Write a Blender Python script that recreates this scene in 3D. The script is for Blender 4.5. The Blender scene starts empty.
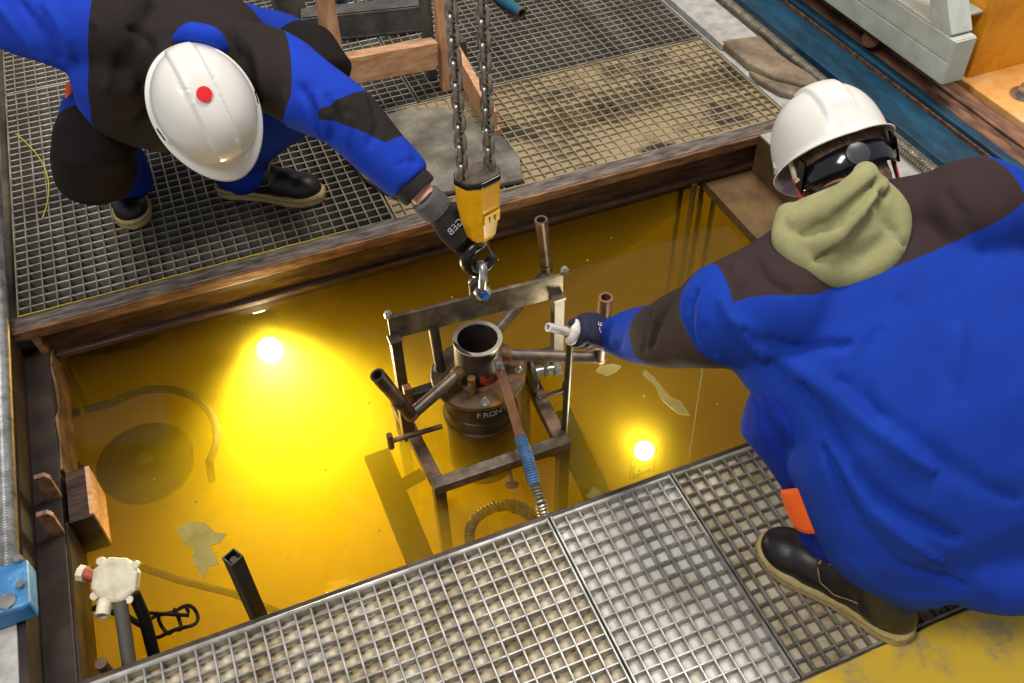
import bpy, bmesh, math, random
import numpy as np
from mathutils import Vector, Matrix, noise
V = Vector
sc = bpy.context.scene
COL = sc.collection
rnd = random.Random(7)

# ------------------------------------------------------------------ camera, world, lights, exposure
cam_d = bpy.data.cameras.new('camera')
cam_d.sensor_width = 36.0
cam_d.lens = 33.27
cam_d.clip_start = 0.02
cam = bpy.data.objects.new('camera', cam_d)
COL.objects.link(cam)
cam.matrix_world = Matrix(((0.9266, 0.2830, -0.2476, 0.0),
                           (-0.3755, 0.6611, -0.6496, 0.0),
                           (-0.0201, 0.6949, 0.7189, 1.72),
                           (0, 0, 0, 1)))
sc.camera = cam
sc.view_settings.view_transform = 'Standard'
sc.view_settings.look = 'None'
sc.view_settings.gamma = 1.0
sc.view_settings.use_curve_mapping = False
sc.view_settings.exposure = 0.0
sc.cycles.max_bounces = 8
sc.cycles.transparent_max_bounces = 16
sc.cycles.volume_bounces = 2
sc.cycles.caustics_reflective = False
sc.cycles.caustics_refractive = False
sc.cycles.sample_clamp_indirect = 6.0

world = bpy.data.worlds.new('hall_ambient')
sc.world = world
world.use_nodes = True
world.node_tree.nodes['Background'].inputs[0].default_value = (0.96, 0.97, 1.0, 1)
world.node_tree.nodes['Background'].inputs[1].default_value = 0.38


def lamp(name, loc, target, size, size_y, power, color=(1, 1, 1)):
    d = bpy.data.lights.new(name, 'AREA')
    d.shape = 'RECTANGLE'
    d.size, d.size_y, d.energy, d.color = size, size_y, power, color
    o = bpy.data.objects.new(name, d)
    COL.objects.link(o)
    o.location = loc
    o.rotation_euler = (V(target) - V(loc)).to_track_quat('-Z', 'Y').to_euler()
    return o


# two rows of hall lamps high under the roof
lamp('hall_lamp', (2.3, 2.4, 6.0), (0.8, 1.8, 0), 1.4, 2.0, 300, (1.0, 0.95, 0.88))
lamp('hall_lamp', (-2.4, 0.2, 6.0), (0.4, 1.8, 0), 1.2, 2.4, 230, (1.0, 0.96, 0.9))


# ------------------------------------------------------------------ materials
def lin(h):
    h = h.lstrip('#')
    c = [int(h[i:i + 2], 16) / 255 for i in (0, 2, 4)]
    return tuple(x / 12.92 if x <= 0.04045 else ((x + 0.055) / 1.055) ** 2.4 for x in c) + (1.0,)


class NT:
    def __init__(self, name):
        self.m = bpy.data.materials.new(name)
        self.m.use_nodes = True
        self.t = self.m.node_tree
        self.n = self.t.nodes
        self.bsdf = self.n.get('Principled BSDF')
        self.out = self.n.get('Material Output')

    def node(self, typ, **kw):
        x = self.n.new(typ)
        for k, v in kw.items():
            if k.startswith('i_'):
                x.inputs[k[2:].replace('_', ' ')].default_value = v
            else:
                setattr(x, k, v)
        return x

    def link(self, a, b):
        self.t.links.new(a, b)

    def coords(self, kind='Object'):
        return self.node('ShaderNodeTexCoord').outputs[kind]

    def noise(self, scale, detail=4.0, rough=0.6, vec=None, stretch=None):
        vec = vec or self.coords()
        if stretch:
            mp = self.node('ShaderNodeMapping')
            mp.inputs['Scale'].default_value = stretch
            self.link(vec, mp.inputs['Vector'])
            vec = mp.outputs['Vector']
        x = self.node('ShaderNodeTexNoise')
        x.inputs['Scale'].default_value = scale
        x.inputs['Detail'].default_value = detail
        x.inputs['Roughness'].default_value = rough
        self.link(vec, x.inputs['Vector'])
        return x.outputs['Fac']

    def ramp(self, fac, stops):
        r = self.node('ShaderNodeValToRGB')
        e = r.color_ramp.elements
        while len(e) < len(stops):
            e.new(0.5)
        for k, (p, c) in enumerate(stops):
            e[k].position = p
            e[k].color = c
        self.link(fac, r.inputs['Fac'])
        return r.outputs['Color']

    def mix(self, fac, a, b):
        x = self.node('ShaderNodeMix', data_type='RGBA')
        for s, val in ((x.inputs[0], fac), (x.inputs[6], a), (x.inputs[7], b)):
            if isinstance(val, (float, int, tuple)):
                s.default_value = val
            else:
                self.link(val, s)
        return x.outputs[2]

    def bump(self, h, strength=0.3, dist=0.002):
        b = self.node('ShaderNodeBump')
        b.inputs['Strength'].default_value = strength
        b.inputs['Distance'].default_value = dist
        self.link(h, b.inputs['Height'])
        self.link(b.outputs['Normal'], self.bsdf.inputs['Normal'])


def mat(name, cols, rough=0.6, metal=0.0, scale=20.0, bump=0.0, bdist=0.002, stretch=None, spec=None, coat=0.0, lo=0.35, hi=0.65, bscale=None):
    """noise between 1-3 colours (hex)"""
    if name in bpy.data.materials:
        return bpy.data.materials[name]
    t = NT(name)
    b = t.bsdf
    b.inputs['Roughness'].default_value = rough
    b.inputs['Metallic'].default_value = metal
    if spec is not None:
        b.inputs['Specular IOR Level'].default_value = spec
    if coat:
        b.inputs['Coat Weight'].default_value = coat
    if isinstance(cols, str):
        cols = [cols]
    if len(cols) == 1 and not bump:
        b.inputs['Base Color'].default_value = lin(cols[0])
        return t.m
    f = t.noise(scale, 6, 0.65, stretch=stretch)
    if len(cols) == 1:
        b.inputs['Base Color'].default_value = lin(cols[0])
    else:
        n = len(cols)
        t.link(t.ramp(f, [(lo + (hi - lo) * k / (n - 1), lin(c)) for k, c in enumerate(cols)]), b.inputs['Base Color'])
    if bump:
        h = t.noise(bscale or scale * 3, 5, 0.6, stretch=stretch)
        t.bump(h, bump, bdist)
    return t.m


M = {}
M['galv'] = mat('galvanised_steel', ['#7d7a74', '#a5a29b', '#c2bfb8'], 0.42, 0.6, 14, 0.15)
M['galv_dirty'] = mat('dirty_galvanised_steel', ['#5d5446', '#8b8477', '#b0aca2'], 0.5, 0.45, 9, 0.2)
M['galv_dark'] = mat('dusty_grating_steel', ['#70675a', '#968f82', '#b8b2a6'], 0.45, 0.5, 7, 0.2)
M['concrete_bed'] = mat('concrete_under_grating', ['#a0906e', '#cdbd9f', '#e0d6c2'], 0.95, 0, 14, 0.6, 0.004, bscale=60)
M['concrete_pale'] = mat('pale_concrete_bed', ['#cabfae', '#e6dfd2', '#f2ede4'], 0.95, 0, 11, 0.5, 0.004, bscale=70)
M['galv_sandy'] = mat('sandy_grating_steel', ['#7d7058', '#9c8f76', '#b5a98f'], 0.6, 0.25, 8, 0.2)
M['dust_bed'] = mat('dusty_floor_bed', ['#3a3329', '#5c5243', '#7a6e5a'], 0.95, 0, 4, 0.5, 0.005, bscale=50)
M['sand_bed'] = mat('sandy_dirt_bed', ['#2f2921', '#7d6c50', '#9c8a68'], 0.98, 0, 5.5, 0.9, 0.008, bscale=60, lo=0.40, hi=0.52)
M['beam'] = mat('rusty_brown_steel', ['#2a1d18', '#3f2c25', '#5a4034'], 0.5, 0.35, 9, 0.25, stretch=(1, 6, 6))
M['beam_edge'] = mat('worn_orange_steel_edge', ['#452f20', '#74523a', '#94704c'], 0.55, 0.3, 10, 0.3, stretch=(1, 6, 6))
M['beam_top'] = mat('worn_grey_flange', ['#4a3b33', '#6d625a', '#8d857c'], 0.5, 0.4, 14, 0.3, stretch=(1, 5, 5))
M['pit_steel'] = mat('dark_pit_steel', ['#1d1512', '#2c211b', '#3d2f27'], 0.55, 0.3, 8, 0.3)
M['pit_wood'] = mat('worn_brown_lining', ['#3c2a18', '#6d5132', '#8a6b45'], 0.7, 0, 12, 0.4, stretch=(5, 1, 1))
M['tank_wall'] = mat('stained_tank_wall', ['#3a2a14', '#584122', '#70552f'], 0.8, 0, 5, 0.3)
M['white_floor'] = mat('pale_floor_paint', ['#8f8c86', '#a5a29c', '#b5b2ac'], 0.8, 0, 18, 0.2)
M['yellow_floor'] = mat('yellow_floor_paint', ['#a8946a', '#d2b04a', '#e2bc34'], 0.75, 0, 9, 0.4, bscale=80, lo=0.36, hi=0.52)
M['blue_beam'] = mat('blue_painted_steel', ['#0b2a3a', '#123d54', '#1b4d68'], 0.5, 0.1, 6, 0.2, stretch=(4, 1, 4))
M['rust_beam'] = mat('rust_brown_rail', ['#4a3329', '#7a5a48', '#9c7254'], 0.6, 0.25, 7, 0.3, stretch=(5, 1, 5))
M['orange'] = mat('orange_painted_steel', ['#d98a10', '#eba018', '#edaa30'], 0.5, 0, 7, 0.15)
M['orange_dusty'] = mat('dusty_orange_plate', ['#dd9538', '#e8b26a', '#ecc592'], 0.6, 0, 6, 0.2)
M['greygreen'] = mat('pale_grey_painted_tube', ['#aab0a4', '#bcc1b6', '#c9cdc4'], 0.45, 0, 8, 0.1)
M['hose'] = mat('bright_conduit_steel', ['#8b8a88', '#c9c8c6'], 0.3, 0.85, 30)
M['hose_dark'] = mat('dull_conduit_steel', ['#8a8374', '#bdb4a2'], 0.28, 0.85, 30)
M['blue_box'] = mat('chipped_blue_paint', ['#2a6a9c', '#3c7db0', '#8aaec6'], 0.5, 0, 22, 0.2, lo=0.4, hi=0.75)
M['steel'] = mat('bare_steel', ['#4a4036', '#685c4e', '#827565'], 0.42, 0.5, 18, 0.12)
M['steel_brown'] = mat('brown_oxidised_steel', ['#3a2c22', '#5c4636', '#7a5f4a'], 0.45, 0.4, 16, 0.2)
M['steel_dark'] = mat('dark_oiled_steel', ['#241e1a', '#382f28', '#4e4237'], 0.45, 0.3, 12, 0.15)
M['flange'] = mat('heat_tinted_steel', ['#3a2d20', '#5c4730', '#96682e'], 0.45, 0.4, 8, 0.2, lo=0.36, hi=0.62)
M['cut_steel'] = mat('cut_steel_rim', ['#8f8778', '#b5ad9e'], 0.4, 0.5, 30)
M['white_bar'] = mat('bright_bare_bar', ['#bcb8b0', '#e2dfd8'], 0.35, 0.2, 30)
M['zinc'] = mat('zinc_fastener', ['#9a9894', '#cfcdc8'], 0.28, 0.85, 40)
M['copper'] = mat('copper_brown_pipe', ['#6f4c34', '#96694a'], 0.45, 0.4, 20)
M['weld'] = mat('weld_rust', ['#5c4028', '#8f6538'], 0.6, 0.2, 60, 0.4)
M['red_paint'] = mat('faded_red_paint', ['#8f3215', '#c8451c'], 0.6, 0, 40)
M['hook_yellow'] = mat('hook_block_yellow', ['#d99a06', '#eeb10c'], 0.35, 0, 20)
M['hook_label'] = mat('label_yellow', '#f2bd20', 0.4)
M['black'] = mat('black_enamel', '#0d0c0c', 0.28)
M['black_rub'] = mat('black_rubber', ['#171615', '#242220'], 0.7, 0, 30)
M['ink'] = mat('black_ink', '#14100c', 0.6)
M['chalk'] = mat('white_paint_pen', '#d8d8d4', 0.7)
M['blue_tape'] = mat('blue_wrap', ['#2a4d72', '#44729a'], 0.5, 0, 30)
M['blue_bolt'] = mat('blue_anodised_bolt', '#2b5ea6', 0.3, 0.5)
M['wood'] = mat('raw_pine', ['#a9774e', '#c2926a', '#d2a884'], 0.7, 0, 10, 0.2, stretch=(6, 6, 1))
M['wood_flat'] = mat('raw_pine_board', ['#a9774e', '#c2926a', '#d2a884'], 0.7, 0, 10, 0.2, stretch=(1, 6, 6))
M['channel'] = mat('grey_steel_channel', ['#47443f', '#5a5852', '#6c6963'], 0.5, 0.3, 9, 0.15)
M['mat'] = mat('dusty_rubber_mat', ['#4a453c', '#6b655a', '#8a8374'], 0.9, 0, 7, 0.4, bscale=40)
M['stone'] = mat('worn_concrete_kerb', ['#5f5343', '#806f5a', '#9a8a72'], 0.9, 0, 9, 0.4)
M['cream'] = mat('cream_plastic', ['#b9ae92', '#cfc6ab', '#dcd5c0'], 0.6, 0, 22, 0.15)
M['cable'] = mat('black_cable', '#0b0906', 0.7, spec=0.15)
M['sunk'] = mat('silhouette_black', '#080704', 0.9, spec=0.05)  # near-black so sunken parts stay dark against the lit water
M['grey_cable'] = mat('grey_conduit', '#4a463c', 0.6)
M['red_gland'] = mat('red_cable_gland', ['#8e3a2c', '#b5503c'], 0.5)
M['film'] = mat('pale_scum_film', ['#857634', '#9c8d48'], 0.8, 0, 20)
M['string'] = mat('yellow_string', '#c2b02c', 0.7)
M['blue_plain'] = mat('dark_blue_plastic', ['#16365f', '#20487a'], 0.5, 0, 10)
M['teal_pipe'] = mat('teal_pipe_paint', ['#14566e', '#1f7288'], 0.4, 0, 12)
M['rusty'] = mat('rusty_bolt', ['#4a2618', '#6f3c24'], 0.7, 0.2, 50, 0.4)


# ------------------------------------------------------------------ mesh builder
class MB:
    def __init__(self):
        self.v, self.f, self.mi = [], [], []

    def add(self, vs, fs, m=0):
        o = len(self.v)
        self.v += [V(p) for p in vs]
        self.f += [tuple(i + o for i in f) for f in fs]
        self.mi += [m] * len(fs)
        return self

    def box(self, lo, hi, m=0, rot=None, piv=None):
        x0, y0, z0 = lo
        x1, y1, z1 = hi
        p = [V(q) for q in ((x0, y0, z0), (x1, y0, z0), (x1, y1, z0), (x0, y1, z0), (x0, y0, z1), (x1, y0, z1), (x1, y1, z1), (x0, y1, z1))]
        if rot is not None:
            c = V(piv) if piv else (V(lo) + V(hi)) / 2
            p = [c + rot @ (q - c) for q in p]
        return self.add(p, [(0, 3, 2, 1), (4, 5, 6, 7), (0, 1, 5, 4), (1, 2, 6, 5), (2, 3, 7, 6), (3, 0, 4, 7)], m)

    def bar(self, p0, p1, w, h, up=(0, 0, 1), m=0):
        """box along p0->p1, w across, h along up"""
        p0, p1 = V(p0), V(p1)
        d = (p1 - p0).normalized()
        s = d.cross(V(up)).normalized()
        u = s.cross(d).normalized()
        p = []
        for c in (p0, p1):
            p += [c - s * w / 2 - u * h / 2, c + s * w / 2 - u * h / 2, c + s * w / 2 + u * h / 2, c - s * w / 2 + u * h / 2]
        return self.add(p, [(3, 2, 1, 0), (4, 5, 6, 7), (0, 1, 5, 4), (1, 2, 6, 5), (2, 3, 7, 6), (3, 0, 4, 7)], m)

    def tube(self, pts, r, n=10, m=0, cap=True, closed=False):
        pts = [V(p) for p in pts]
        rs = r if isinstance(r, (list, tuple)) else [r] * len(pts)
        N = len(pts)
        rings = []
        prev = None
        for i, p in enumerate(pts):
            a = pts[i - 1] if (i > 0 or closed) else p
            b = pts[(i + 1) % N] if (i < N - 1 or closed) else p
            d = (b - a).normalized()
            if prev is None:
                q = V((0, 0, 1)) if abs(d.z) < 0.9 else V((1, 0, 0))
                s = d.cross(q).normalized()
            else:
                s = (prev - d * prev.dot(d)).normalized()
            prev = s
            t = d.cross(s)
            rings.append([p + (s * math.cos(2 * math.pi * k / n) + t * math.sin(2 * math.pi * k / n)) * rs[i] for k in range(n)])
        vs = [q for ring in rings for q in ring]
        fs = []
        for i in range(N if closed else N - 1):
            j = (i + 1) % N
            for k in range(n):
                fs.append((i * n + k, i * n + (k + 1) % n, j * n + (k + 1) % n, j * n + k))
        if cap and not closed:
            fs.append(tuple(range(n - 1, -1, -1)))
            fs.append(tuple((N - 1) * n + k for k in range(n)))
        return self.add(vs, fs, m)

    def cyl(self, p0, p1, r, r2=None, n=16, m=0):
        return self.tube([p0, p1], [r, r if r2 is None else r2], n, m)

    def pipe(self, p0, p1, ro, ri, n=16, m=0):
        """open hollow pipe"""
        p0, p1 = V(p0), V(p1)
        return self.lathe([(ri, 0), (ro, 0), (ro, (p1 - p0).length), (ri, (p1 - p0).length)], p0, p1 - p0, n, m, loop=True)

    def lathe(self, prof, c, axis=(0, 0, 1), n=24, m=0, loop=False):
        c, ax = V(c), V(axis).normalized()
        q = V((1, 0, 0)) if abs(ax.x) < 0.9 else V((0, 1, 0))
        s = ax.cross(q).normalized()
        t = ax.cross(s)
        vs = []
        for r, h in prof:
            vs += [c + ax * h + (s * math.cos(2 * math.pi * k / n) + t * math.sin(2 * math.pi * k / n)) * r for k in range(n)]
        fs = []
        P = len(prof)
        for i in range(P if loop else P - 1):
            j = (i + 1) % P
            for k in range(n):
                fs.append((i * n + k, i * n + (k + 1) % n, j * n + (k + 1) % n, j * n + k))
        if not loop:
            if prof[0][0] > 1e-5:
                fs.append(tuple(range(n - 1, -1, -1)))
            if prof[-1][0] > 1e-5:
                fs.append(tuple((P - 1) * n + k for k in range(n)))
        return self.add(vs, fs, m)

    def prism(self, poly, ext, m=0):
        ext = V(ext)
        n = len(poly)
        vs = [V(p) for p in poly] + [V(p) + ext for p in poly]
        fs = [tuple(range(n - 1, -1, -1)), tuple(range(n, 2 * n))] + [(k, (k + 1) % n, n + (k + 1) % n, n + k) for k in range(n)]
        return self.add(vs, fs, m)

    def loft(self, rings, m=0, cap=True):
        n = len(rings[0])
        vs = [q for r in rings for q in r]
        fs = []
        for i in range(len(rings) - 1):
            for k in range(n):
                fs.append((i * n + k, i * n + (k + 1) % n, (i + 1) * n + (k + 1) % n, (i + 1) * n + k))
        if cap:
            fs.append(tuple(range(n - 1, -1, -1)))
            fs.append(tuple((len(rings) - 1) * n + k for k in range(n)))
        return self.add(vs, fs, m)

    def ball(self, c, r, n=12, m=0, axis=(0, 0, 1)):
        """ellipsoid; r scalar or (rx,ry,rz)"""
        rr = V((r, r, r)) if isinstance(r, (int, float)) else V(r)
        c = V(c)
        vs, fs = [], []
        h = n // 2
        for i in range(h + 1):
            a = math.pi * i / h
            for k in range(n):
                b = 2 * math.pi * k / n
                vs.append(c + V((rr.x * math.sin(a) * math.cos(b), rr.y * math.sin(a) * math.sin(b), rr.z * math.cos(a))))
        for i in range(h):
            for k in range(n):
                fs.append((i * n + k, (i + 1) * n + k, (i + 1) * n + (k + 1) % n, i * n + (k + 1) % n))
        return self.add(vs, fs, m)


ORG = {}


def origin_of(o):
    return ORG.get(o.name, V((0, 0, 0)))


def obj(name, mb, mats, parent=None, smooth=False, bevel=0.0, at=None, recalc=True):
    """one mesh object from world-space geometry"""
    org = V(at) if at is not None else (origin_of(parent) if parent else V((0, 0, 0)))
    me = bpy.data.meshes.new(name)
    me.from_pydata([tuple(p - org) for p in mb.v], [], mb.f)
    if not isinstance(mats, (list, tuple)):
        mats = [mats]
    for m in mats:
        me.materials.append(m)
    if len(mats) > 1:
        me.polygons.foreach_set('material_index', mb.mi)
    if recalc:
        bm = bmesh.new()
        bm.from_mesh(me)
        bmesh.ops.remove_doubles(bm, verts=bm.verts, dist=1e-6)
        bmesh.ops.recalc_face_normals(bm, faces=bm.faces)
        bm.to_mesh(me)
        bm.free()
    if smooth:
        try:
            me.set_sharp_from_angle(angle=math.radians(42))
        except Exception:
            pass
        me.polygons.foreach_set('use_smooth', [True] * len(me.polygons))
    o = bpy.data.objects.new(name, me)
    COL.objects.link(o)
    if parent:
        o.parent = parent
        o.location = org - origin_of(parent)
    else:
        o.location = org
    ORG[o.name] = org
    if bevel:
        b = o.modifiers.new('bevel', 'BEVEL')
        b.width = bevel
        b.segments = 2
        b.limit_method = 'ANGLE'
    return o


def tag(o, label, cat, group=None):
    o['label'] = label
    o['category'] = cat
    if group:
        o['group'] = group
    return o


def thing(name, label, cat, loc, group=None):
    o = bpy.data.objects.new(name, None)
    o.empty_display_size = 0.05
    COL.objects.link(o)
    o.location = loc
    ORG[o.name] = V(loc)
    return tag(o, label, cat, group)


def struct(name, mb, m, smooth=False, bevel=0.0):
    o = obj(name, mb, m, smooth=smooth, bevel=bevel)
    o['kind'] = 'structure'
    return o


def text_mb(s, size, o, right, up, ext=0.0006):
    """lettering turned into mesh geometry, laid at o with axes right/up"""
    c = bpy.data.curves.new('lettering', 'FONT')
    c.body = s
    c.size = size
    c.extrude = ext
    c.align_x = 'CENTER'
    c.align_y = 'CENTER'
    t = bpy.data.objects.new('lettering', c)
    COL.objects.link(t)
    dg = bpy.context.evaluated_depsgraph_get()
    me = bpy.data.meshes.new_from_object(t.evaluated_get(dg))
    right, up = V(right).normalized(), V(up).normalized()
    nn = right.cross(up)
    mb = MB()
    mb.add([V(o) + right * v.co.x + up * v.co.y + nn * v.co.z for v in me.vertices], [tuple(p.vertices) for p in me.polygons])
    bpy.data.objects.remove(t)
    bpy.data.curves.remove(c)
    bpy.data.meshes.remove(me)
    return mb


WATER = -0.17
# ------------------------------------------------------------------ the setting: pit, floors, water
struct('floor', MB().box((1.66, -0.5, -0.9), (2.06, 2.09, 0.0)), M['white_floor'])
struct('trim_1', MB().box((1.492, 0.55, -0.9), (1.665, 2.12, -0.14)), M['tank_wall'])
struct('floor', MB().box((1.49, -0.5, -0.9), (1.66, 0.56, -0.001)), M['white_floor'])
struct('wall_right_upper', MB().box((1.655, 0.56, -0.14), (1.6605, 2.09, -0.001)), M['tank_wall'])
struct('floor', MB().box((1.815, 2.14, -0.9), (2.06, 5.2, -0.004)), M['white_floor'])
struct('floor', MB().box((2.06, -0.5, -0.3), (4.6, 5.2, -0.004)), M['white_floor'])
struct('floor', MB().box((-2.4, -0.6, -0.9), (-0.605, 5.2, 0.0)), M['white_floor'])
yf = MB()
edge = [(-0.6, 0.50)]
for k in range(40):
    x = -0.6 + 2.09 * (k + 1) / 40
    edge.append((x, 0.522 + 0.010 * noise.noise(V((x * 9, 0, 0))) + 0.006 * noise.noise(V((x * 31, 3, 0)))))
yf.prism([(-0.6, -0.6, -0.5)] + [(x, y, -0.5) for x, y in edge] + [(1.49, -0.6, -0.5)], (0, 0, 0.502))
struct('floor', yf, M['yellow_floor'])
struct('floor', MB().box((-0.6, 0.40, -0.95), (0.466, 1.03, -0.024)), M['concrete_bed'])
struct('floor', MB().box((0.466, 0.40, -0.95), (0.762, 1.03, -0.021)), M['concrete_pale'])
struct('floor', MB().box((0.762, 0.40, -0.95), (1.49, 1.03, -0.019)), M['concrete_bed'])
struct('floor', MB().box((-0.605, 2.135, -0.95), (0.466, 5.2, -0.036)), M['dust_bed'])
sb_ = MB()
nx, ny = 150, 64
vs = []
for j in range(ny + 1):
    for i in range(nx + 1):
        x, y = 0.466 + (1.815 - 0.466) * i / nx, 2.135 + (2.712 - 2.135) * j / ny
        big = noise.noise(V((x * 3.1, y * 4.3, 1.0)))
        z = -0.0095 + 0.0085 * big + 0.0035 * noise.noise(V((x * 38, y * 38, 4.0))) - 0.012 * max(0.0, 0.9 - 2.6 * abs(y - 2.45) / 0.3) * (0.5 + noise.noise(V((x * 2.3, y * 3.0, 9.0))))
        vs.append((x, y, min(-0.0006, max(-0.030, z))))
sb_.add(vs, [(j * (nx + 1) + i, j * (nx + 1) + i + 1, (j + 1) * (nx + 1) + i + 1, (j + 1) * (nx + 1) + i) for j in range(ny) for i in range(nx)])
so_ = struct('floor', sb_, M['sand_bed'], smooth=True)
struct('floor', MB().box((0.466, 2.135, -0.95), (1.815, 2.712, -0.034)), M['dust_bed'])
struct('floor', MB().box((0.466, 2.712, -0.95), (1.815, 5.2, -0.034)), M['dust_bed'])
struct('floor', MB().box((-0.7, 0.9, -1.0), (1.6, 2.3, -0.92)), M['tank_wall'])
struct('wall_right', MB().box((1.484, 1.03, -0.93), (1.494, 2.136, -0.138)), M['tank_wall'])
struct('wall_back', MB().box((-0.5, 2.128, -0.93), (1.49, 2.136, -0.13)), M['pit_steel'])
struct('wall_front', MB().box((-0.5, 1.026, -0.93), (1.49, 1.034, -0.036)), M['pit_steel'])
struct('wall_left', MB().box((-0.6, 0.9, -0.93), (-0.508, 2.136, -0.30)), M['pit_steel'])

# lining and channel down the left side of the pit
st = thing('edge_channel', 'dark rusty steel channel lining the narrow side of the pit', 'channel', (-0.56, 1.5, -0.3))
obj('web', MB().box((-0.598, 0.9, -0.31), (-0.527, 2.12, -0.09)), M['pit_steel'], st, bevel=0.003)
obj('lip', MB().box((-0.604, 0.6, -0.10), (-0.588, 2.09, -0.004)), M['pit_steel'], st)
lin_mb = MB()
pl = [(2.11, -0.10), (2.02, -0.085), (1.96, -0.11), (1.90, -0.12), (1.84, -0.09), (1.76, -0.10), (1.67, -0.095)]
lin_mb.prism([(-0.526, y, z) for y, z in pl] + [(-0.526, 1.67, -0.31), (-0.526, 2.11, -0.31)], (0.006, 0, 0))
obj('lining', lin_mb, M['pit_wood'], st)
obj('lining_plate', MB().box((-0.526, 1.04, -0.31), (-0.520, 1.508, -0.095)), M['pit_steel'], st)
for y in (1.578, 1.470):
    f = MB().prism([(-0.556, y, -0.09), (-0.526, y, -0.09), (-0.526, y, -0.015), (-0.534, y, 0.0), (-0.556, y, 0.0)], (0, 0.012, 0))
    obj('fin', f, M['rust_beam'], st)
obj('stub', MB().cyl((-0.47, 1.10, -0.2), (-0.47, 1.10, -0.05), 0.012), M['steel_brown'], st, smooth=True)
bk = thing('packing_block', 'steel plated wooden block jammed against the pit lining', 'block', (-0.49, 1.58, -0.21))
obj('body', MB().box((-0.519, 1.515, -0.225), (-0.474, 1.66, -0.10)), M['beam'], bk, bevel=0.002)
obj('face_plate', MB().box((-0.519, 1.508, -0.227), (-0.466, 1.5152, -0.099)), M['steel_dark'], bk, bevel=0.001)
obj('side_board', MB().box((-0.474, 1.5153, -0.226), (-0.464, 1.662, -0.101)), M['wood_flat'], bk, bevel=0.001)

# murky water: a clear surface over a scattering volume
t = NT('murky_water')
t.n.remove(t.bsdf)
fr = t.node('ShaderNodeFresnel')
fr.inputs['IOR'].default_value = 1.33
tr = t.node('ShaderNodeBsdfTransparent')
gl = t.node('ShaderNodeBsdfGlossy')
gl.inputs['Roughness'].default_value = 0.03
nz = t.noise(7.0, 2, 0.5)
bp = t.node('ShaderNodeBump')
bp.inputs['Strength'].default_value = 0.25
bp.inputs['Distance'].default_value = 0.01
t.link(nz, bp.inputs['Height'])
t.link(bp.outputs['Normal'], gl.inputs['Normal'])
mx = t.node('ShaderNodeMixShader')
t.link(fr.outputs[0], mx.inputs[0])
t.link(tr.outputs[0], mx.inputs[1])
t.link(gl.outputs[0], mx.inputs[2])
t.link(mx.outputs[0], t.out.inputs['Surface'])
vs = t.node('ShaderNodeVolumeScatter')
vs.inputs['Color'].default_value = (0.96, 0.73, 0.04, 1)
vs.inputs['Density'].default_value = 1.4
vs.inputs['Anisotropy'].default_value = 0.35
va = t.node('ShaderNodeVolumeAbsorption')
va.inputs['Color'].default_value = (0.95, 0.78, 0.02, 1)
va.inputs['Density'].default_value = 3.3
ad = t.node('ShaderNodeAddShader')
t.link(vs.outputs[0], ad.inputs[0])
t.link(va.outputs[0], ad.inputs[1])
t.link(ad.outputs[0], t.out.inputs['Volume'])
M['water'] = t.m
struct('water', MB().box((-0.507, 1.035, -0.915), (1.483, 2.127, WATER)), M['water'])

# underwater lamp, and a second one built to make a bright spot
M['lens'] = bpy.data.materials.new('lamp_lens')
M['lens'].use_nodes = True
_b = M['lens'].node_tree.nodes['Principled BSDF']
_b.inputs['Base Color'].default_value = (1, 1, 1, 1)
_b.inputs['Emission Color'].default_value = (1.0, 0.93, 0.72, 1)
_b.inputs['Emission Strength'].default_value = 260.0


def water_lamp(c, d, r, power, label, spread, spot):
    c, d = V(c), V(d).normalized()
    o = thing('underwater_lamp', label, 'lamp', c)
    obj('housing', MB().lathe([(r * 0.5, -0.09), (r * 0.9, -0.07), (r * 1.2, 0.0), (r * 1.2, 0.012), (r * 1.02, 0.012), (r * 1.0, -0.004)], c, d, 24), M['steel_dark'], o, smooth=True)
    obj('lens', MB().lathe([(0.0, 0.012), (r * 0.5, 0.010), (r, 0.0), (0.0, -0.004)], c, d, 24), M['lens'], o, smooth=True)
    br = MB().tube([c + V((-r * 1.3, 0, 0)), c + V((-r * 1.3, 0, -0.1)), c + V((r * 1.3, 0, -0.1)), c + V((r * 1.3, 0, 0))], 0.006, 8)
    obj('bracket', br, M['steel_dark'], o, smooth=True)
    ld = bpy.data.lights.new('lamp_light', 'SPOT')
    ld.spot_size = math.radians(spot)
    ld.spot_blend = 1.0
    ld.energy = power
    ld.color = (1.0, 0.95, 0.8)
    ld.shadow_soft_size = 0.06
    lo = bpy.data.objects.new('lamp_light', ld)
    COL.objects.link(lo)
    lo.parent = o
    lo.location = d * 0.045
    lo.rotation_euler = V(spread).to_track_quat('-Z', 'Y').to_euler()
    return o


water_lamp((0.022, 2.05, -0.275), (0.02, -0.62, 0.78), 0.034, 165, 'glowing white lamp under the yellow water near the back beam', (0.08, -1, -0.04), 130)
water_lamp((0.855, 1.29, -0.27), (-0.4, -0.35, 0.85), 0.024, 13, 'small glowing disc standing in for a bright spot on the water beside the front grating', (0.1, 0.5, 0.45), 150)  # put under the surface to make the bright spot on the water

# ------------------------------------------------------------------ gratings: every bar a part
mesh_cache = {}


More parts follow.
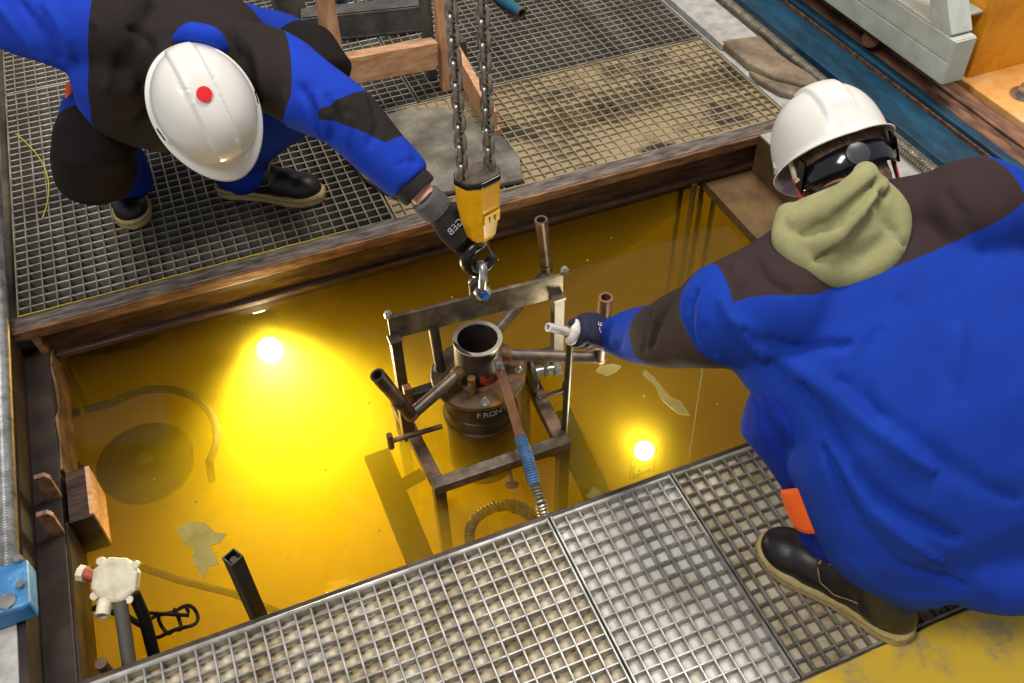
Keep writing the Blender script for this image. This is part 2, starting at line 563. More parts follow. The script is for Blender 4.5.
def bar_part(name, lo, hi, m, parent):
    lo, hi = V(lo), V(hi)
    s = hi - lo
    key = (name, tuple(round(x, 4) for x in s), m.name)
    if key in mesh_cache:
        o = mesh_cache[key].copy()
        COL.objects.link(o)
    else:
        mb = MB()
        # rounded top: the bar's upper edge is chamfered
        c = min(s.x, s.y) * 0.25
        x, y, z = s.x, s.y, s.z
        if s.x < s.y:
            prof = [(0, 0, 0), (x, 0, 0), (x, 0, z - c), (x - c, 0, z), (c, 0, z), (0, 0, z - c)]
            mb.prism(prof, (0, y, 0))
        else:
            prof = [(0, 0, 0), (0, y, 0), (0, y, z - c), (0, y - c, z), (0, c, z), (0, 0, z - c)]
            mb.prism(prof, (x, 0, 0))
        o = obj(name, mb, m)
        mesh_cache[key] = o
    o.parent = parent
    o.location = lo - origin_of(parent)
    return o


def grating(x0, x1, y0, y1, pitch, m, label, depth=0.024, ty=0.0042, tx=0.0038, frame=0.005, front_lip=0.0):
    o = thing('floor_grating', label, 'grating', ((x0 + x1) / 2, (y0 + y1) / 2, -0.03), 'steel gratings round the pit')
    bar_part('edge_bar', (x0, y0, -depth - 0.004), (x0 + frame, y1, 0.0005), m, o)
    bar_part('edge_bar', (x1 - frame, y0, -depth - 0.004), (x1, y1, 0.0005), m, o)
    bar_part('edge_bar', (x0 + frame, y0, -depth - 0.004), (x1 - frame, y0 + frame, 0.0005), m, o)
    fr = max(frame, front_lip)
    bar_part('edge_bar', (x0 + frame, y1 - fr, -depth - 0.004), (x1 - frame, y1, 0.0005), m, o)
    n = round((x1 - x0) / pitch)
    for k in range(1, n):
        x = x0 + (x1 - x0) * k / n
        bar_part('bearing_bar', (x - ty / 2, y0 + frame, -depth), (x + ty / 2, y1 - fr, 0.0), m, o)
    n = round((y1 - y0) / pitch)
    for k in range(1, n):
        y = y0 + (y1 - y0) * k / n
        bar_part('cross_bar', (x0 + frame, y - tx / 2, -depth * 0.9), (x1 - frame, y + tx / 2, -0.0012), m, o)
    return o


grating(-0.545, 0.466, 0.53, 1.038, 0.0326, M['galv'], 'long galvanised grating in front of the pit over crumbly beige concrete', depth=0.018, ty=0.0050, tx=0.0046, front_lip=0.011)
grating(0.470, 0.760, 0.53, 1.038, 0.0326, M['galv'], 'narrow galvanised grating panel over the palest concrete', depth=0.016, ty=0.0044, tx=0.0040, front_lip=0.011)
grating(0.764, 1.40, 0.53, 1.038, 0.0326, M['galv_dirty'], 'galvanised grating under the black boot of the crouching worker with the hood', depth=0.015, ty=0.0048, tx=0.0044, front_lip=0.011)
grating(-0.572, 0.464, 2.148, 3.335, 0.0345, M['galv_dark'], 'big grating the worker with the red dotted helmet squats on', ty=0.0040, tx=0.0052, depth=0.028)
grating(0.470, 1.805, 2.148, 2.708, 0.0345, M['galv_sandy'], 'grating choked with sandy dirt between the chain and the kerb', ty=0.0040, tx=0.0046, depth=0.016)
grating(0.470, 0.722, 2.716, 4.3, 0.0345, M['galv_dark'], 'narrow grating beneath the wooden frame', ty=0.0040, tx=0.0050)
grating(0.728, 1.805, 2.716, 4.3, 0.0345, M['galv_dark'], 'clean dark grating with the teal pipe lying on it', ty=0.0042, tx=0.0048)
grating(-0.572, 0.464, 3.343, 4.3, 0.0345, M['galv_dark'], 'rearmost grating behind the squatting worker', ty=0.0040, tx=0.0052)

# front support beam under the front gratings
fb = thing('support_angle', 'dark steel angle carrying the front gratings along the water', 'beam', (0.4, 1.045, -0.06))
obj('leg', MB().box((-0.56, 1.0385, -0.06), (1.48, 1.050, -0.004)), M['steel_dark'], fb, bevel=0.002)
obj('flange', MB().box((-0.56, 1.034, -0.07), (1.48, 1.058, -0.06)), M['pit_steel'], fb)

# back beam
bb = thing('steel_beam', 'long rusty brown beam edging the back gratings over the pit', 'beam', (0.6, 2.12, -0.13))
obj('top_flange', MB().box((-0.588, 2.098, -0.014), (1.80, 2.147, 0.0)), M['beam_top'], bb, bevel=0.002)
obj('lip', MB().box((-0.590, 2.086, -0.034), (1.80, 2.100, -0.001)), M['beam_edge'], bb, bevel=0.004)
obj('web', MB().box((-0.54, 2.108, -0.118), (1.80, 2.128, -0.014)), M['beam'], bb)
obj('bottom_flange', MB().box((-0.54, 2.092, -0.130), (1.80, 2.127, -0.114)), M['beam'], bb, bevel=0.003)
obj('end_plate', MB().prism([(-0.552, 2.086, -0.034), (-0.535, 2.086, -0.034), (-0.515, 2.07, -0.16), (-0.530, 2.07, -0.16)], (0, 0.03, 0)), M['beam_edge'], bb)
ys = MB()
ys.tube([(-0.57 + 0.9 * k / 30, 2.1475 + 0.002 * noise.noise(V((k * 0.9, 0, 0))), 0.002) for k in range(31)], 0.0016, 6)
tag(obj('string', ys, M['string'], smooth=True), 'thin yellow string lying along the back beam edge', 'string')
ys = MB()
ys.tube([V((-0.60 + 0.14 * math.sin(k / 16 * 2.2), 3.18 - 0.62 * k / 16, 0.003)) for k in range(3, 17)], 0.0016, 6)
tag(obj('string', ys, M['string'], smooth=True), 'loose yellow string on the grating near the squatting knee', 'string')


# ------------------------------------------------------------------ conduits, left and right
def corrugated(pts, r, pitch, amp, n=12):
    """tube with ring corrugations along a polyline"""
    pts = [V(p) for p in pts]
    out, rs = [], []
    L = [0.0]
    for a, b in zip(pts, pts[1:]):
        L.append(L[-1] + (b - a).length)
    tot = L[-1]
    N = int(tot / pitch * 4)
    j = 0
    for i in range(N + 1):
        s = tot * i / N
        while j < len(pts) - 2 and s > L[j + 1]:
            j += 1
        f = (s - L[j]) / (L[j + 1] - L[j])
        out.append(pts[j].lerp(pts[j + 1], f))
        rs.append(r - amp * (0.0, 0.35, 1.0, 0.35)[i % 4])
    return MB().tube(out, rs, n)


hz = thing('conduit', 'bright corrugated steel conduit along the narrow pit side', 'conduit', (-0.606, 2.0, 0.0))
obj('hose', corrugated([(-0.606, 1.30, 0.021), (-0.604, 2.2, 0.021), (-0.612, 3.2, 0.021)], 0.020, 0.0075, 0.0035), M['hose'], hz, smooth=True)
cb = obj('coupling', MB().box((-0.70, 1.215, 0.001), (-0.560, 1.328, 0.056)), M['blue_box'], hz, bevel=0.008)
obj('bolt', MB().cyl((-0.60, 1.235, 0.052), (-0.60, 1.235, 0.062), 0.017, n=20), M['zinc'], cb, smooth=True)
obj('bolt', MB().cyl((-0.572, 1.262, 0.06), (-0.572, 1.262, 0.067), 0.008, n=12), M['zinc'], cb, smooth=True)
obj('bolt', MB().cyl((-0.574, 1.325, 0.06), (-0.574, 1.325, 0.067), 0.008, n=12), M['zinc'], cb, smooth=True)
tag(obj('conduit', corrugated([(2.005, 1.1, 0.021), (2.0, 2.2, 0.021), (2.015, 4.6, 0.021)], 0.0200, 0.0115, 0.0070), M['hose_dark'], smooth=True), 'dull corrugated conduit running beside the blue channel', 'conduit')

# kerb and its worn pieces
tag(obj('kerb', MB().box((1.822, 2.60, -0.003), (1.972, 4.6, 0.022)), M['white_floor'], bevel=0.004), 'pale flat concrete kerb slab beside the back grating', 'kerb')
kp = MB()
prof = [(1.83, 2.62), (1.975, 2.60), (1.968, 2.48), (1.972, 2.40), (1.99, 2.30), (1.985, 2.24), (1.93, 2.25), (1.87, 2.33), (1.835, 2.45)]
kp.prism([(x, y, -0.003) for x, y in prof], (0, 0, 0.030))
tag(obj('kerb_stone', kp, M['stone'], bevel=0.008), 'worn curved tan stone beside the helmet of the hooded worker', 'stone')
kp = MB()
prof = [(1.82, 2.42), (1.855, 2.335), (1.925, 2.245), (1.98, 2.232), (1.97, 2.19), (1.90, 2.19), (1.84, 2.26), (1.815, 2.36)]
kp.prism([(x, y, -0.003) for x, y in prof], (0, 0, 0.022))
tag(obj('kerb_stone', kp, M['stone'], bevel=0.006), 'lower thin tan stone sliver along the grating corner', 'stone')
tag(obj('wedge', MB().box((1.977, 2.22, -0.003), (2.055, 2.50, 0.001)), M['blue_plain'], bevel=0.003), 'dark blue flat packing strip between stone and conduit', 'strip')

# blue channel and rail
bl = thing('channel_beam', 'blue painted steel channel beside the dull conduit', 'beam', (2.13, 2.5, 0))
obj('base', MB().box((2.058, 0.9, -0.004), (2.195, 4.8, 0.022)), M['blue_beam'], bl, bevel=0.004)
obj('flange', MB().box((2.196, 0.9, -0.004), (2.232, 4.8, 0.050)), M['blue_beam'], bl, bevel=0.005)
obj('edge', MB().box((2.190, 0.9, 0.022), (2.196, 4.8, 0.034)), M['beam_edge'], bl)
rl = thing('rail', 'rusty brown rail between the blue channel and the orange base', 'rail', (2.30, 2.5, 0))
obj('foot', MB().box((2.234, 0.9, -0.004), (2.385, 4.8, 0.034)), M['rust_beam'], rl, bevel=0.004)
obj('head', MB().box((2.305, 0.9, 0.034), (2.365, 4.8, 0.046)), M['rust_beam'], rl, bevel=0.006)
obj('clamp_bolt', MB().cyl((2.275, 2.36, 0.046), (2.235, 2.33, 0.085), 0.030, n=12).cyl((2.325, 2.36, 0.06), (2.37, 2.34, 0.075), 0.018, n=10), M['rusty'], rl, smooth=True)

# orange base with gusset, plate and bolt
ob = thing('orange_machine', 'orange painted steel machine with dusty bolted base plate', 'machine', (2.8, 2.2, 0))
obj('base_plate', MB().prism([(2.388, 1.76, -0.003), (2.80, 1.62, -0.003), (3.4, 1.6, -0.003), (3.4, 3.6, -0.003), (2.39, 3.6, -0.003)], (0, 0, 0.055)), M['orange_dusty'], ob, bevel=0.004)
obj('column_front', MB().prism([(2.405, 2.035, 0.05), (3.2, 2.035, 0.05), (3.2, 2.035, 0.9), (2.405, 2.035, 0.9)], (0, 0.02, 0)), M['orange'], ob, bevel=0.002)
obj('column_side', MB().box((2.405, 2.0551, 0.05), (2.425, 3.3, 0.9)), M['orange'], ob, bevel=0.002)
obj('edge_strip', MB().box((2.388, 2.10, 0.052), (2.404, 3.5, 0.066)), M['orange'], ob)
bo = obj('washer', MB().lathe([(0.0, 0.052), (0.045, 0.052), (0.043, 0.060), (0.0, 0.060)], (2.50, 1.88, 0), n=24), M['zinc'], ob, smooth=True)
obj('bolt_head', MB().cyl((2.50, 1.88, 0.060), (2.50, 1.88, 0.085), 0.024, n=6), M['zinc'], bo)
# ------------------------------------------------------------------ the pump frame hanging in the pit
dv = thing('pump_rig', 'brown steel pump in a lifting frame with three pipe arms half sunk in yellow water', 'pump', (0.49, 1.53, -0.15))
CX, CY = 0.489, 1.529
obj('drum', MB().lathe([(0.06, -0.40), (0.090, -0.40), (0.093, -0.39), (0.093, -0.205), (0.099, -0.203), (0.099, -0.185), (0.093, -0.183), (0.093, -0.145), (0.090, -0.143), (0.090, -0.139), (0.094, -0.137), (0.095, -0.075), (0.090, -0.066), (0.090, -0.058)], (CX, CY, 0), n=40), M['steel_dark'], dv, smooth=True)
for k, ch in enumerate('FRONT'):
    a = math.radians(-90 + (k - 2.0) * 10.5)
    d = V((math.cos(a), math.sin(a), 0))
    obj('lettering', text_mb(ch, 0.026, V((CX, CY, -0.103)) + d * 0.0955, (-d.y, d.x, 0.0), (0, 0, 1)), M['chalk'], dv, recalc=False)
fl = obj('flange', MB().lathe([(0.05, -0.058), (0.119, -0.058), (0.120, -0.056), (0.120, -0.046), (0.118, -0.044), (0.05, -0.044)], (CX, CY, 0), n=48), M['flange'], dv, smooth=True)
for a in (-101, -20, 40, 100, 152, 195):
    a = math.radians(a)
    x, y = CX + 0.104 * math.cos(a), CY + 0.104 * math.sin(a)
    obj('flange_bolt', MB().cyl((x, y, -0.044), (x, y, -0.042), 0.011, n=16).cyl((x, y, -0.042), (x, y, -0.034), 0.0075, n=6).cyl((x, y, -0.034), (x, y, -0.026), 0.004, n=8), M['zinc'], fl)
nk = obj('neck_pipe', MB().pipe((CX, CY, -0.045), (0.494, 1.531, 0.072), 0.060, 0.0505, 40), M['steel_dark'], dv, smooth=True)
obj('rim', MB().lathe([(0.0498, 0.071), (0.0612, 0.071), (0.0612, 0.0742), (0.0498, 0.0742)], (0.494, 1.531, 0), n=40, loop=True), M['cut_steel'], nk, smooth=True)
obj('collar', MB().lathe([(0.059, -0.045), (0.066, -0.045), (0.061, -0.036), (0.059, -0.036)], (CX, CY, 0), n=36, loop=True), M['weld'], nk, smooth=True)
for a0, w, z0, z1 in ((-88, 34, -0.034, -0.008), (-100, 12, -0.020, 0.002), (-62, 16, -0.038, -0.022)):
    p = MB()
    vs, fs = [], []
    for i in range(7):
        a = math.radians(a0 - w / 2 + w * i / 6)
        for z, r in ((z0 + 0.004 * math.sin(i * 1.7), 0.0598), (z1 - 0.004 * math.cos(i * 2.1), 0.0598)):
            vs.append((CX + r * math.cos(a) + 0.002, CY + r * math.sin(a), z))
    fs = [(2 * i, 2 * i + 2, 2 * i + 3, 2 * i + 1) for i in range(6)]
    p.add(vs, fs)
    obj('red_mark', p, M['red_paint'], nk, recalc=False)
obj('stud', MB().cyl((0.405, 1.575, -0.045), (0.405, 1.60, 0.085), 0.013, n=14), M['steel_dark'], dv, smooth=True)
obj('stud', MB().cyl((0.452, 1.468, -0.045), (0.452, 1.468, 0.012), 0.010, n=12), M['weld'], dv, smooth=True)


def arm(pts, r, collar_t, end_m):
    pts = [V(p) for p in pts]
    o = obj('pipe_arm', MB().tube(pts[:2], r, 16), M['steel'], dv, smooth=True)
    a, b = pts[1], pts[2]
    obj('elbow', MB().ball(a, r * 1.16, 14), M['weld'], o, smooth=True)
    obj('riser', MB().pipe(a, b, r * 1.08, r * 0.8, 18), M['steel_brown'], o, smooth=True)
    d = (b - a).normalized()
    obj('thread_end', MB().pipe(b - d * 0.045, b + d * 0.001, r * 1.16, r * 0.78, 18), end_m, o, smooth=True)
    c = a.lerp(b, collar_t)
    obj('ring', MB().pipe(c - d * 0.004, c + d * 0.004, r * 1.25, r, 18), M['steel_dark'], o, smooth=True)
    s = (pts[1] - pts[0]).normalized()
    obj('socket', MB().tube([pts[0] - s * 0.004, pts[0] + s * 0.022], r * 1.25, 16), M['weld'], o, smooth=True)
    return o


arm([(0.440, 1.508, 0.002), (0.284, 1.428, -0.004), (0.222, 1.427, 0.165)], 0.0150, 0.36, M['steel_dark'])
arm([(0.555, 1.522, 0.0), (0.772, 1.416, 0.0), (0.7734, 1.410, 0.210)], 0.0148, 0.3, M['copper'])
arm([(0.530, 1.575, 0.0), (0.779, 1.760, 0.0), (0.7605, 1.760, 0.186)], 0.0150, 0.15, M['steel_brown'])

# lifting plate and posts
pa, pb = V((0.300, 1.620, 0)), V((0.735, 1.560, 0))
nrm = V((-(pb - pa).y, (pb - pa).x, 0)).normalized() * 0.010
pm = MB().prism([pa + V((0, 0, 0.062)), pb + V((0, 0, 0.098)), pb + V((0, 0, 0.170)), pa + V((0, 0, 0.136))], nrm)
lp = obj('lifting_plate', pm, M['steel'], dv, bevel=0.0015)
for p, z in ((pa, 0.136), (pb, 0.172)):
    obj('plate_nut', MB().cyl(p + V((0.004, 0.004, z)), p + V((0.004, 0.004, z + 0.012)), 0.010, n=6).cyl(p + V((0.004, 0.004, z + 0.010)), p + V((0.004, 0.004, z + 0.018)), 0.006, n=10), M['zinc'], lp)
mid = pa.lerp(pb, 0.53)
lug = MB().prism([mid + V((-0.028, 0.004, 0.12)), mid + V((0.022, -0.003, 0.12)), mid + V((0.020, -0.003, 0.188)), mid + V((0.008, -0.001, 0.200)), mid + V((-0.014, 0.002, 0.200)), mid + V((-0.028, 0.004, 0.188))], nrm * 1.2)
obj('lug', lug, M['steel_brown'], lp, bevel=0.001)


def angle_post(x, y, z0, z1, s=1):
    return MB().prism([(x - 0.013, y - 0.013, z0), (x + 0.013, y - 0.013, z0), (x + 0.013, y - 0.009, z0), (x - 0.009, y - 0.009, z0), (x - 0.009, y + 0.013, z0), (x - 0.013, y + 0.013, z0)], (0, 0, z1 - z0))


obj('post', angle_post(0.308, 1.607, -0.155, 0.075), M['steel_dark'], dv)
obj('post', angle_post(0.718, 1.556, -0.155, 0.108), M['steel_dark'], dv)
obj('post_cap', MB().box((0.292, 1.592, 0.072), (0.324, 1.622, 0.078)), M['steel'], dv)
obj('post_cap', MB().box((0.702, 1.541, 0.104), (0.734, 1.571, 0.110)), M['steel'], dv)
# base frame of flat tube
obj('frame_bar', MB().box((0.288, 1.306, -0.176), (0.648, 1.338, -0.146)), M['steel'], dv, bevel=0.002)
obj('frame_bar', MB().box((0.272, 1.600, -0.176), (0.735, 1.630, -0.146)), M['steel_dark'], dv, bevel=0.002)
obj('frame_bar', MB().bar((0.303, 1.338, -0.161), (0.287, 1.600, -0.161), 0.032, 0.030), M['steel_brown'], dv, bevel=0.002)
obj('frame_bar', MB().bar((0.630, 1.338, -0.161), (0.642, 1.600, -0.161), 0.036, 0.030), M['steel_brown'], dv, bevel=0.002)
for x, y in ((0.303, 1.322), (0.632, 1.322), (0.289, 1.612), (0.645, 1.612)):
    obj('leg', MB().box((x - 0.014, y - 0.014, -0.62), (x + 0.014, y + 0.014, -0.176)), M['steel_dark'], dv)
obj('strut', MB().box((0.270, 1.49, -0.176), (0.300, 1.52, -0.04)), M['steel_brown'], dv, bevel=0.002)
obj('strut', MB().box((0.296, 1.53, -0.150), (0.316, 1.55, -0.03)), M['weld'], dv, bevel=0.002)
obj('cross_arm', MB().box((0.30, 1.535, -0.085), (0.39, 1.560, -0.062)), M['steel_dark'], dv, bevel=0.002)
obj('side_plate', MB().lathe([(0.0, -0.006), (0.050, -0.006), (0.052, 0.0), (0.050, 0.006), (0.0, 0.006)], (0.630, 1.52, -0.105), (1, -0.12, 0), 24), M['steel_dark'], dv, smooth=True)
sb = obj('side_shaft', MB().cyl((0.630, 1.52, -0.100), (0.690, 1.51, -0.100), 0.014, n=14), M['zinc'], dv, smooth=True)
obj('nut', MB().cyl((0.690, 1.51, -0.100), (0.708, 1.507, -0.100), 0.020, n=6), M['zinc'], sb)
obj('nut', MB().cyl((0.662, 1.515, -0.100), (0.672, 1.513, -0.100), 0.019, n=6), M['steel'], sb)
s2 = obj('clamp_screw', MB().cyl((0.615, 1.44, -0.11), (0.692, 1.442, -0.11), 0.006, n=10), M['steel_dark'], dv, smooth=True)
obj('screw_head', MB().cyl((0.690, 1.442, -0.128), (0.690, 1.442, -0.085), 0.007, n=10), M['steel_dark'], s2, smooth=True)
s2 = obj('clamp_screw', MB().cyl((0.228, 1.452, -0.105), (0.360, 1.447, -0.105), 0.0065, n=10), M['steel_brown'], dv, smooth=True)
obj('screw_head', MB().cyl((0.228, 1.452, -0.130), (0.228, 1.452, -0.080), 0.008, n=10), M['steel_brown'], s2, smooth=True)
s2 = obj('clamp_screw', MB().cyl((0.493, 1.345, -0.165), (0.484, 1.300, -0.225), 0.0055, n=10), M['steel'], dv, smooth=True)
obj('screw_foot', MB().lathe([(0.0, -0.004), (0.018, -0.004), (0.019, 0.0), (0.006, 0.006), (0.0, 0.006)], (0.484, 1.299, -0.226), (0.1, 0.45, 0.8), 18), M['steel'], s2, smooth=True)
obj('front_strap', MB().bar((0.521, 1.470, 0.050), (0.522, 1.452, 0.020), 0.022, 0.006, up=(0, 0.4, 1)).bar((0.522, 1.455, 0.024), (0.522, 1.322, -0.098), 0.024, 0.006, up=(0, 0.6, 0.8)), M['copper'], dv, bevel=0.001)
obj('strap_bolt', MB().cyl((0.519, 1.466, 0.036), (0.522, 1.440, 0.050), 0.006, n=10).cyl((0.5195, 1.463, 0.038), (0.520, 1.457, 0.041), 0.011, n=6), M['zinc'], dv)
hh = obj('hose', corrugated([(0.512, 1.225, -0.140), (0.510, 1.18, -0.160), (0.508, 1.14, -0.205), (0.50, 1.11, -0.28)], 0.0155, 0.008, 0.003), M['hose_dark'], dv, smooth=True)
coil = [V((0.425 + 0.085 * math.cos(a), 1.215 + 0.075 * math.sin(a), -0.275 - 0.010 * a / 6.28)) for a in [0.3 * k for k in range(46)]]
obj('hose_coil', corrugated(coil, 0.013, 0.010, 0.003, 10), M['steel_dark'], dv, smooth=True)
obj('blue_wrap', corrugated([(0.522, 1.330, -0.092), (0.518, 1.275, -0.112), (0.512, 1.222, -0.140)], 0.0165, 0.0065, 0.0018, 12), M['blue_tape'], dv, smooth=True)
po = obj('handle_rod', MB().cyl((0.637, 1.345, -0.46), (0.664, 1.363, 0.184), 0.0085, n=14), M['steel_dark'], dv, smooth=True)
obj('rod_ring', MB().lathe([(0.010, -0.005), (0.017, -0.005), (0.017, 0.005), (0.010, 0.005)], (0.646, 1.349, -0.245), (0.05, 0.02, 1), 16, loop=True), M['zinc'], po, smooth=True)
obj('handle_bar', MB().pipe((0.605, 1.360, 0.226), (0.766, 1.368, 0.111), 0.0105, 0.006, 16), M['white_bar'], po, smooth=True)
for s, x, y in ((-1, 0.205, 1.40), (1, 0.706, 1.34)):
    rr = obj('runner', MB().bar((x, y + 0.17, -0.285), (x - 0.012 * s, y - 0.20, -0.34), 0.070, 0.022), M['sunk'], dv, bevel=0.003)
    obj('runner_arm', MB().bar((x, y + 0.05, -0.30), (0.300 if s < 0 else 0.632, y + 0.07, -0.30), 0.028, 0.018), M['sunk'], rr)

# ------------------------------------------------------------------ hoist: chains, hook block, hook, shackle
CHY = 1.62
link_me = None
M['chain'] = mat('chain_steel', ['#77736e', '#aaa6a0'], 0.32, 0.8, 40)


def chain(x, y, z0, z1, label):
    global link_me
    o = thing('hoist_chain', label, 'chain', (x, y, z0), 'hoist chains above the hook block')
    p, r, w = 0.0245, 0.0056, 0.0152
    k = 0
    z = z0
    while z < z1:
        if link_me is None:
            pts = []
            h = p / 2 + r - 0.001
            for i in range(16):
                a = 2 * math.pi * i / 16
                cx = (w - r) * math.cos(a)
                cz = math.sin(a)
                pts.append(V((cx, 0, (h - 0.005) * (1 if cz > 0 else -1) * (abs(cz) > 0.05) + 0.006 * cz + (0))))
            mb = MB().tube(pts, r, 8, closed=True)
            li = obj('link', mb, M['chain'], smooth=True)
            link_me = li
        else:
            li = link_me.copy()
            COL.objects.link(li)
        li.parent = o
        li.location = (0, 0, z - z0)
        li.rotation_euler = (0.05 * math.sin(k * 1.7), 0, math.radians(45 if k % 2 else -45) + 0.12 * math.sin(k * 2.3))
        z += p
        k += 1


chain(0.514, CHY, 0.478, 1.95, 'steel hoist chain nearer the squatting worker, entering the black cap')
chain(0.577, CHY, 0.503, 1.95, 'steel hoist chain on the pipe side of the hook block, nearer the hooded worker')

hb = thing('hook_block', 'yellow hook block marked 1 t hanging on two chains', 'hook block', (0.545, CHY, 0.30))
plan = [(-0.050, 0.004), (-0.034, -0.028), (-0.002, -0.040), (0.044, -0.030), (0.052, 0.0), (0.036, 0.030), (-0.002, 0.040), (-0.040, 0.030)]


def blk(z, s, dx=0.0):
    return [V((0.545 + dx + x * s, CHY + y * s, z + 0.10 * x * (1 if z > 0.45 else 0.4))) for x, y in plan]


obj('housing', MB().loft([blk(0.305, 0.52, 0.004), blk(0.320, 0.68, 0.003), blk(0.365, 0.86, 0.001), blk(0.41, 0.97), blk(0.472, 1.0)]), M['hook_yellow'], hb, bevel=0.003)
obj('cap', MB().loft([blk(0.4722, 1.04), blk(0.486, 1.04)]), M['black'], hb, bevel=0.003)
obj('cap_plate', MB().loft([blk(0.4862, 0.98), blk(0.489, 0.98)]), M['steel'], hb)
# label patch lies on the pipe-side front facet
f0, f1 = V((0.543, CHY - 0.040, 0)), V((0.589, CHY - 0.030, 0))
rgt = (f1 - f0).normalized()
a0, a1 = blk(0.365, 0.86, 0.001), blk(0.41, 0.97)
mid0, mid1 = (a0[2] + a0[3]) / 2, (a1[2] + a1[3]) / 2
upv = (mid1 - mid0).normalized()
nf = rgt.cross(upv).normalized()
ctr = mid0.lerp(mid1, 0.36) + nf * 0.0040
rg2 = (rgt + upv * 0.12).normalized()
obj('label_plate', MB().prism([ctr + rg2 * sx * 0.0205 + upv * sy * 0.015 - nf * 0.0016 for sx, sy in ((-1, -1), (1, -1), (1, 1), (-1, 1))], nf * 0.002), M['hook_label'], hb)
ink_ = lambda pts: MB().prism([ctr + rg2 * x + upv * y + nf * 0.0003 for x, y in pts], nf * 0.0010)
obj('lettering', ink_([(-0.0085, -0.008), (-0.0060, -0.008), (-0.0060, 0.008), (-0.0082, 0.008), (-0.0112, 0.0050), (-0.0102, 0.0036), (-0.0085, 0.0050)]), M['ink'], hb)
obj('lettering', ink_([(0.0045, -0.0055), (0.0058, -0.008), (0.0092, -0.008), (0.0092, -0.0058), (0.0070, -0.0056), (0.0070, 0.0018), (0.0096, 0.0018), (0.0096, 0.0038), (0.0070, 0.0038), (0.0070, 0.008), (0.0045, 0.008), (0.0045, 0.0038), (0.0022, 0.0038), (0.0022, 0.0018), (0.0045, 0.0018)]), M['ink'], hb)
obj('swivel', MB().cyl((0.549, CHY, 0.292), (0.549, CHY, 0.315), 0.020, n=16), M['steel_dark'], hb, smooth=True)
hp = []
for k in range(21):
    a = math.radians(80 + 268 * k / 20)
    hp.append(V((0.543 + 0.033 * math.cos(a), CHY, 0.247 + 0.036 * math.sin(a))))
hp = [V((0.549, CHY, 0.298))] + hp
obj('hook', MB().tube(hp, [0.010] + [0.012 + 0.008 * math.sin(math.pi * k / 20) for k in range(21)], 12), M['black'], hb, smooth=True)
obj('latch', MB().bar((0.557, CHY - 0.004, 0.290), (0.573, CHY - 0.004, 0.247), 0.014, 0.004, up=(1, 0, 0.3)), M['black'], hb)

sh = thing('shackle', 'galvanised bow shackle with a blue pin joining hook and lifting plate', 'shackle', (0.53, 1.60, 0.19))
LX, LY = mid.x - 0.002, mid.y + 0.006
bow = []
for k in range(17):
    a = math.pi * k / 16
    bow.append(V((LX + 0.010 * math.sin(a), LY + 0.020 * math.cos(a), 0.180 + 0.062 * math.sin(a) ** 0.6 if 0 < k < 16 else 0.172)))
obj('bow', MB().tube(bow, [0.0105] * 17, 12), M['zinc'], sh, smooth=True)
for s in (-1, 1):
    obj('eye', MB().cyl((LX, LY + s * 0.013, 0.176), (LX, LY + s * 0.026, 0.176), 0.020, n=18), M['zinc'], sh, smooth=True)
obj('pin', MB().cyl((LX, LY + 0.030, 0.176), (LX, LY - 0.042, 0.176), 0.0085, n=12).cyl((LX, LY - 0.030, 0.176), (LX, LY - 0.036, 0.176), 0.013, n=6), M['blue_bolt'], sh, smooth=True)

# ------------------------------------------------------------------ things in and round the water
tb = thing('junction_box', 'cream plastic junction box on a conduit in the pit corner', 'junction box', (-0.42, 1.26, -0.06))
ax = V((-0.10, -0.55, 0.82)).normalized()
bc = V((-0.418, 1.265, -0.030))
obj('body', MB().lathe([(0.036, -0.040), (0.044, -0.034), (0.046, -0.006), (0.046, 0.0)], bc, ax, 8), M['cream'], tb, bevel=0.003)
obj('lid', MB().lathe([(0.049, 0.0), (0.050, 0.004), (0.048, 0.012), (0.040, 0.015), (0.0, 0.016)], bc, ax, 8), M['cream'], tb, bevel=0.002)
s_ = ax.cross(V((1, 0, 0))).normalized()
t_ = ax.cross(s_)
for k in range(4):
    a = math.radians(20 + 90 * k)
    d = s_ * math.cos(a) + t_ * math.sin(a)
    obj('lug', MB().cyl(bc + d * 0.050 - ax * 0.004, bc + d * 0.050 + ax * 0.010, 0.0085, n=10), M['cream'], tb, smooth=True)
obj('spout', MB().pipe(bc + V((-0.030, -0.028, -0.020)), bc + V((-0.040, -0.060, -0.022)), 0.015, 0.010, 14), M['cream'], tb, smooth=True)
g = obj('gland', MB().cyl(bc + V((-0.030, 0.020, -0.008)), bc + V((-0.062, 0.045, -0.004)), 0.013, n=12), M['red_gland'], tb, smooth=True)
obj('gland_nut', MB().cyl(bc + V((-0.058, 0.042, -0.004)), bc + V((-0.070, 0.050, -0.004)), 0.018, n=8).cyl(bc + V((-0.026, 0.018, -0.008)), bc + V((-0.036, 0.025, -0.007)), 0.017, n=8), M['cream'], g)
obj('stand_pipe', MB().cyl((-0.420, 1.225, -0.05), (-0.440, 1.07, -0.15), 0.015, n=12), M['grey_cable'], tb, smooth=True)
tag(obj('cable', MB().tube([(-0.392, 1.235, -0.055), (-0.388, 1.20, -0.10), (-0.395, 1.15, -0.17), (-0.40, 1.11, -0.30)], 0.013, 10), M['cable'], smooth=True), 'thick black cable dropping from the junction box into water', 'cable')
cl = []
for k in range(60):
    a = k / 59
    th = 2 * math.pi * 2.2 * a
    cl.append((-0.345 + 0.055 * math.cos(th) * (0.6 + 0.4 * math.sin(5 * a)), 1.215 + 0.03 * math.sin(th), -0.172 + 0.012 * math.sin(3 * th)))
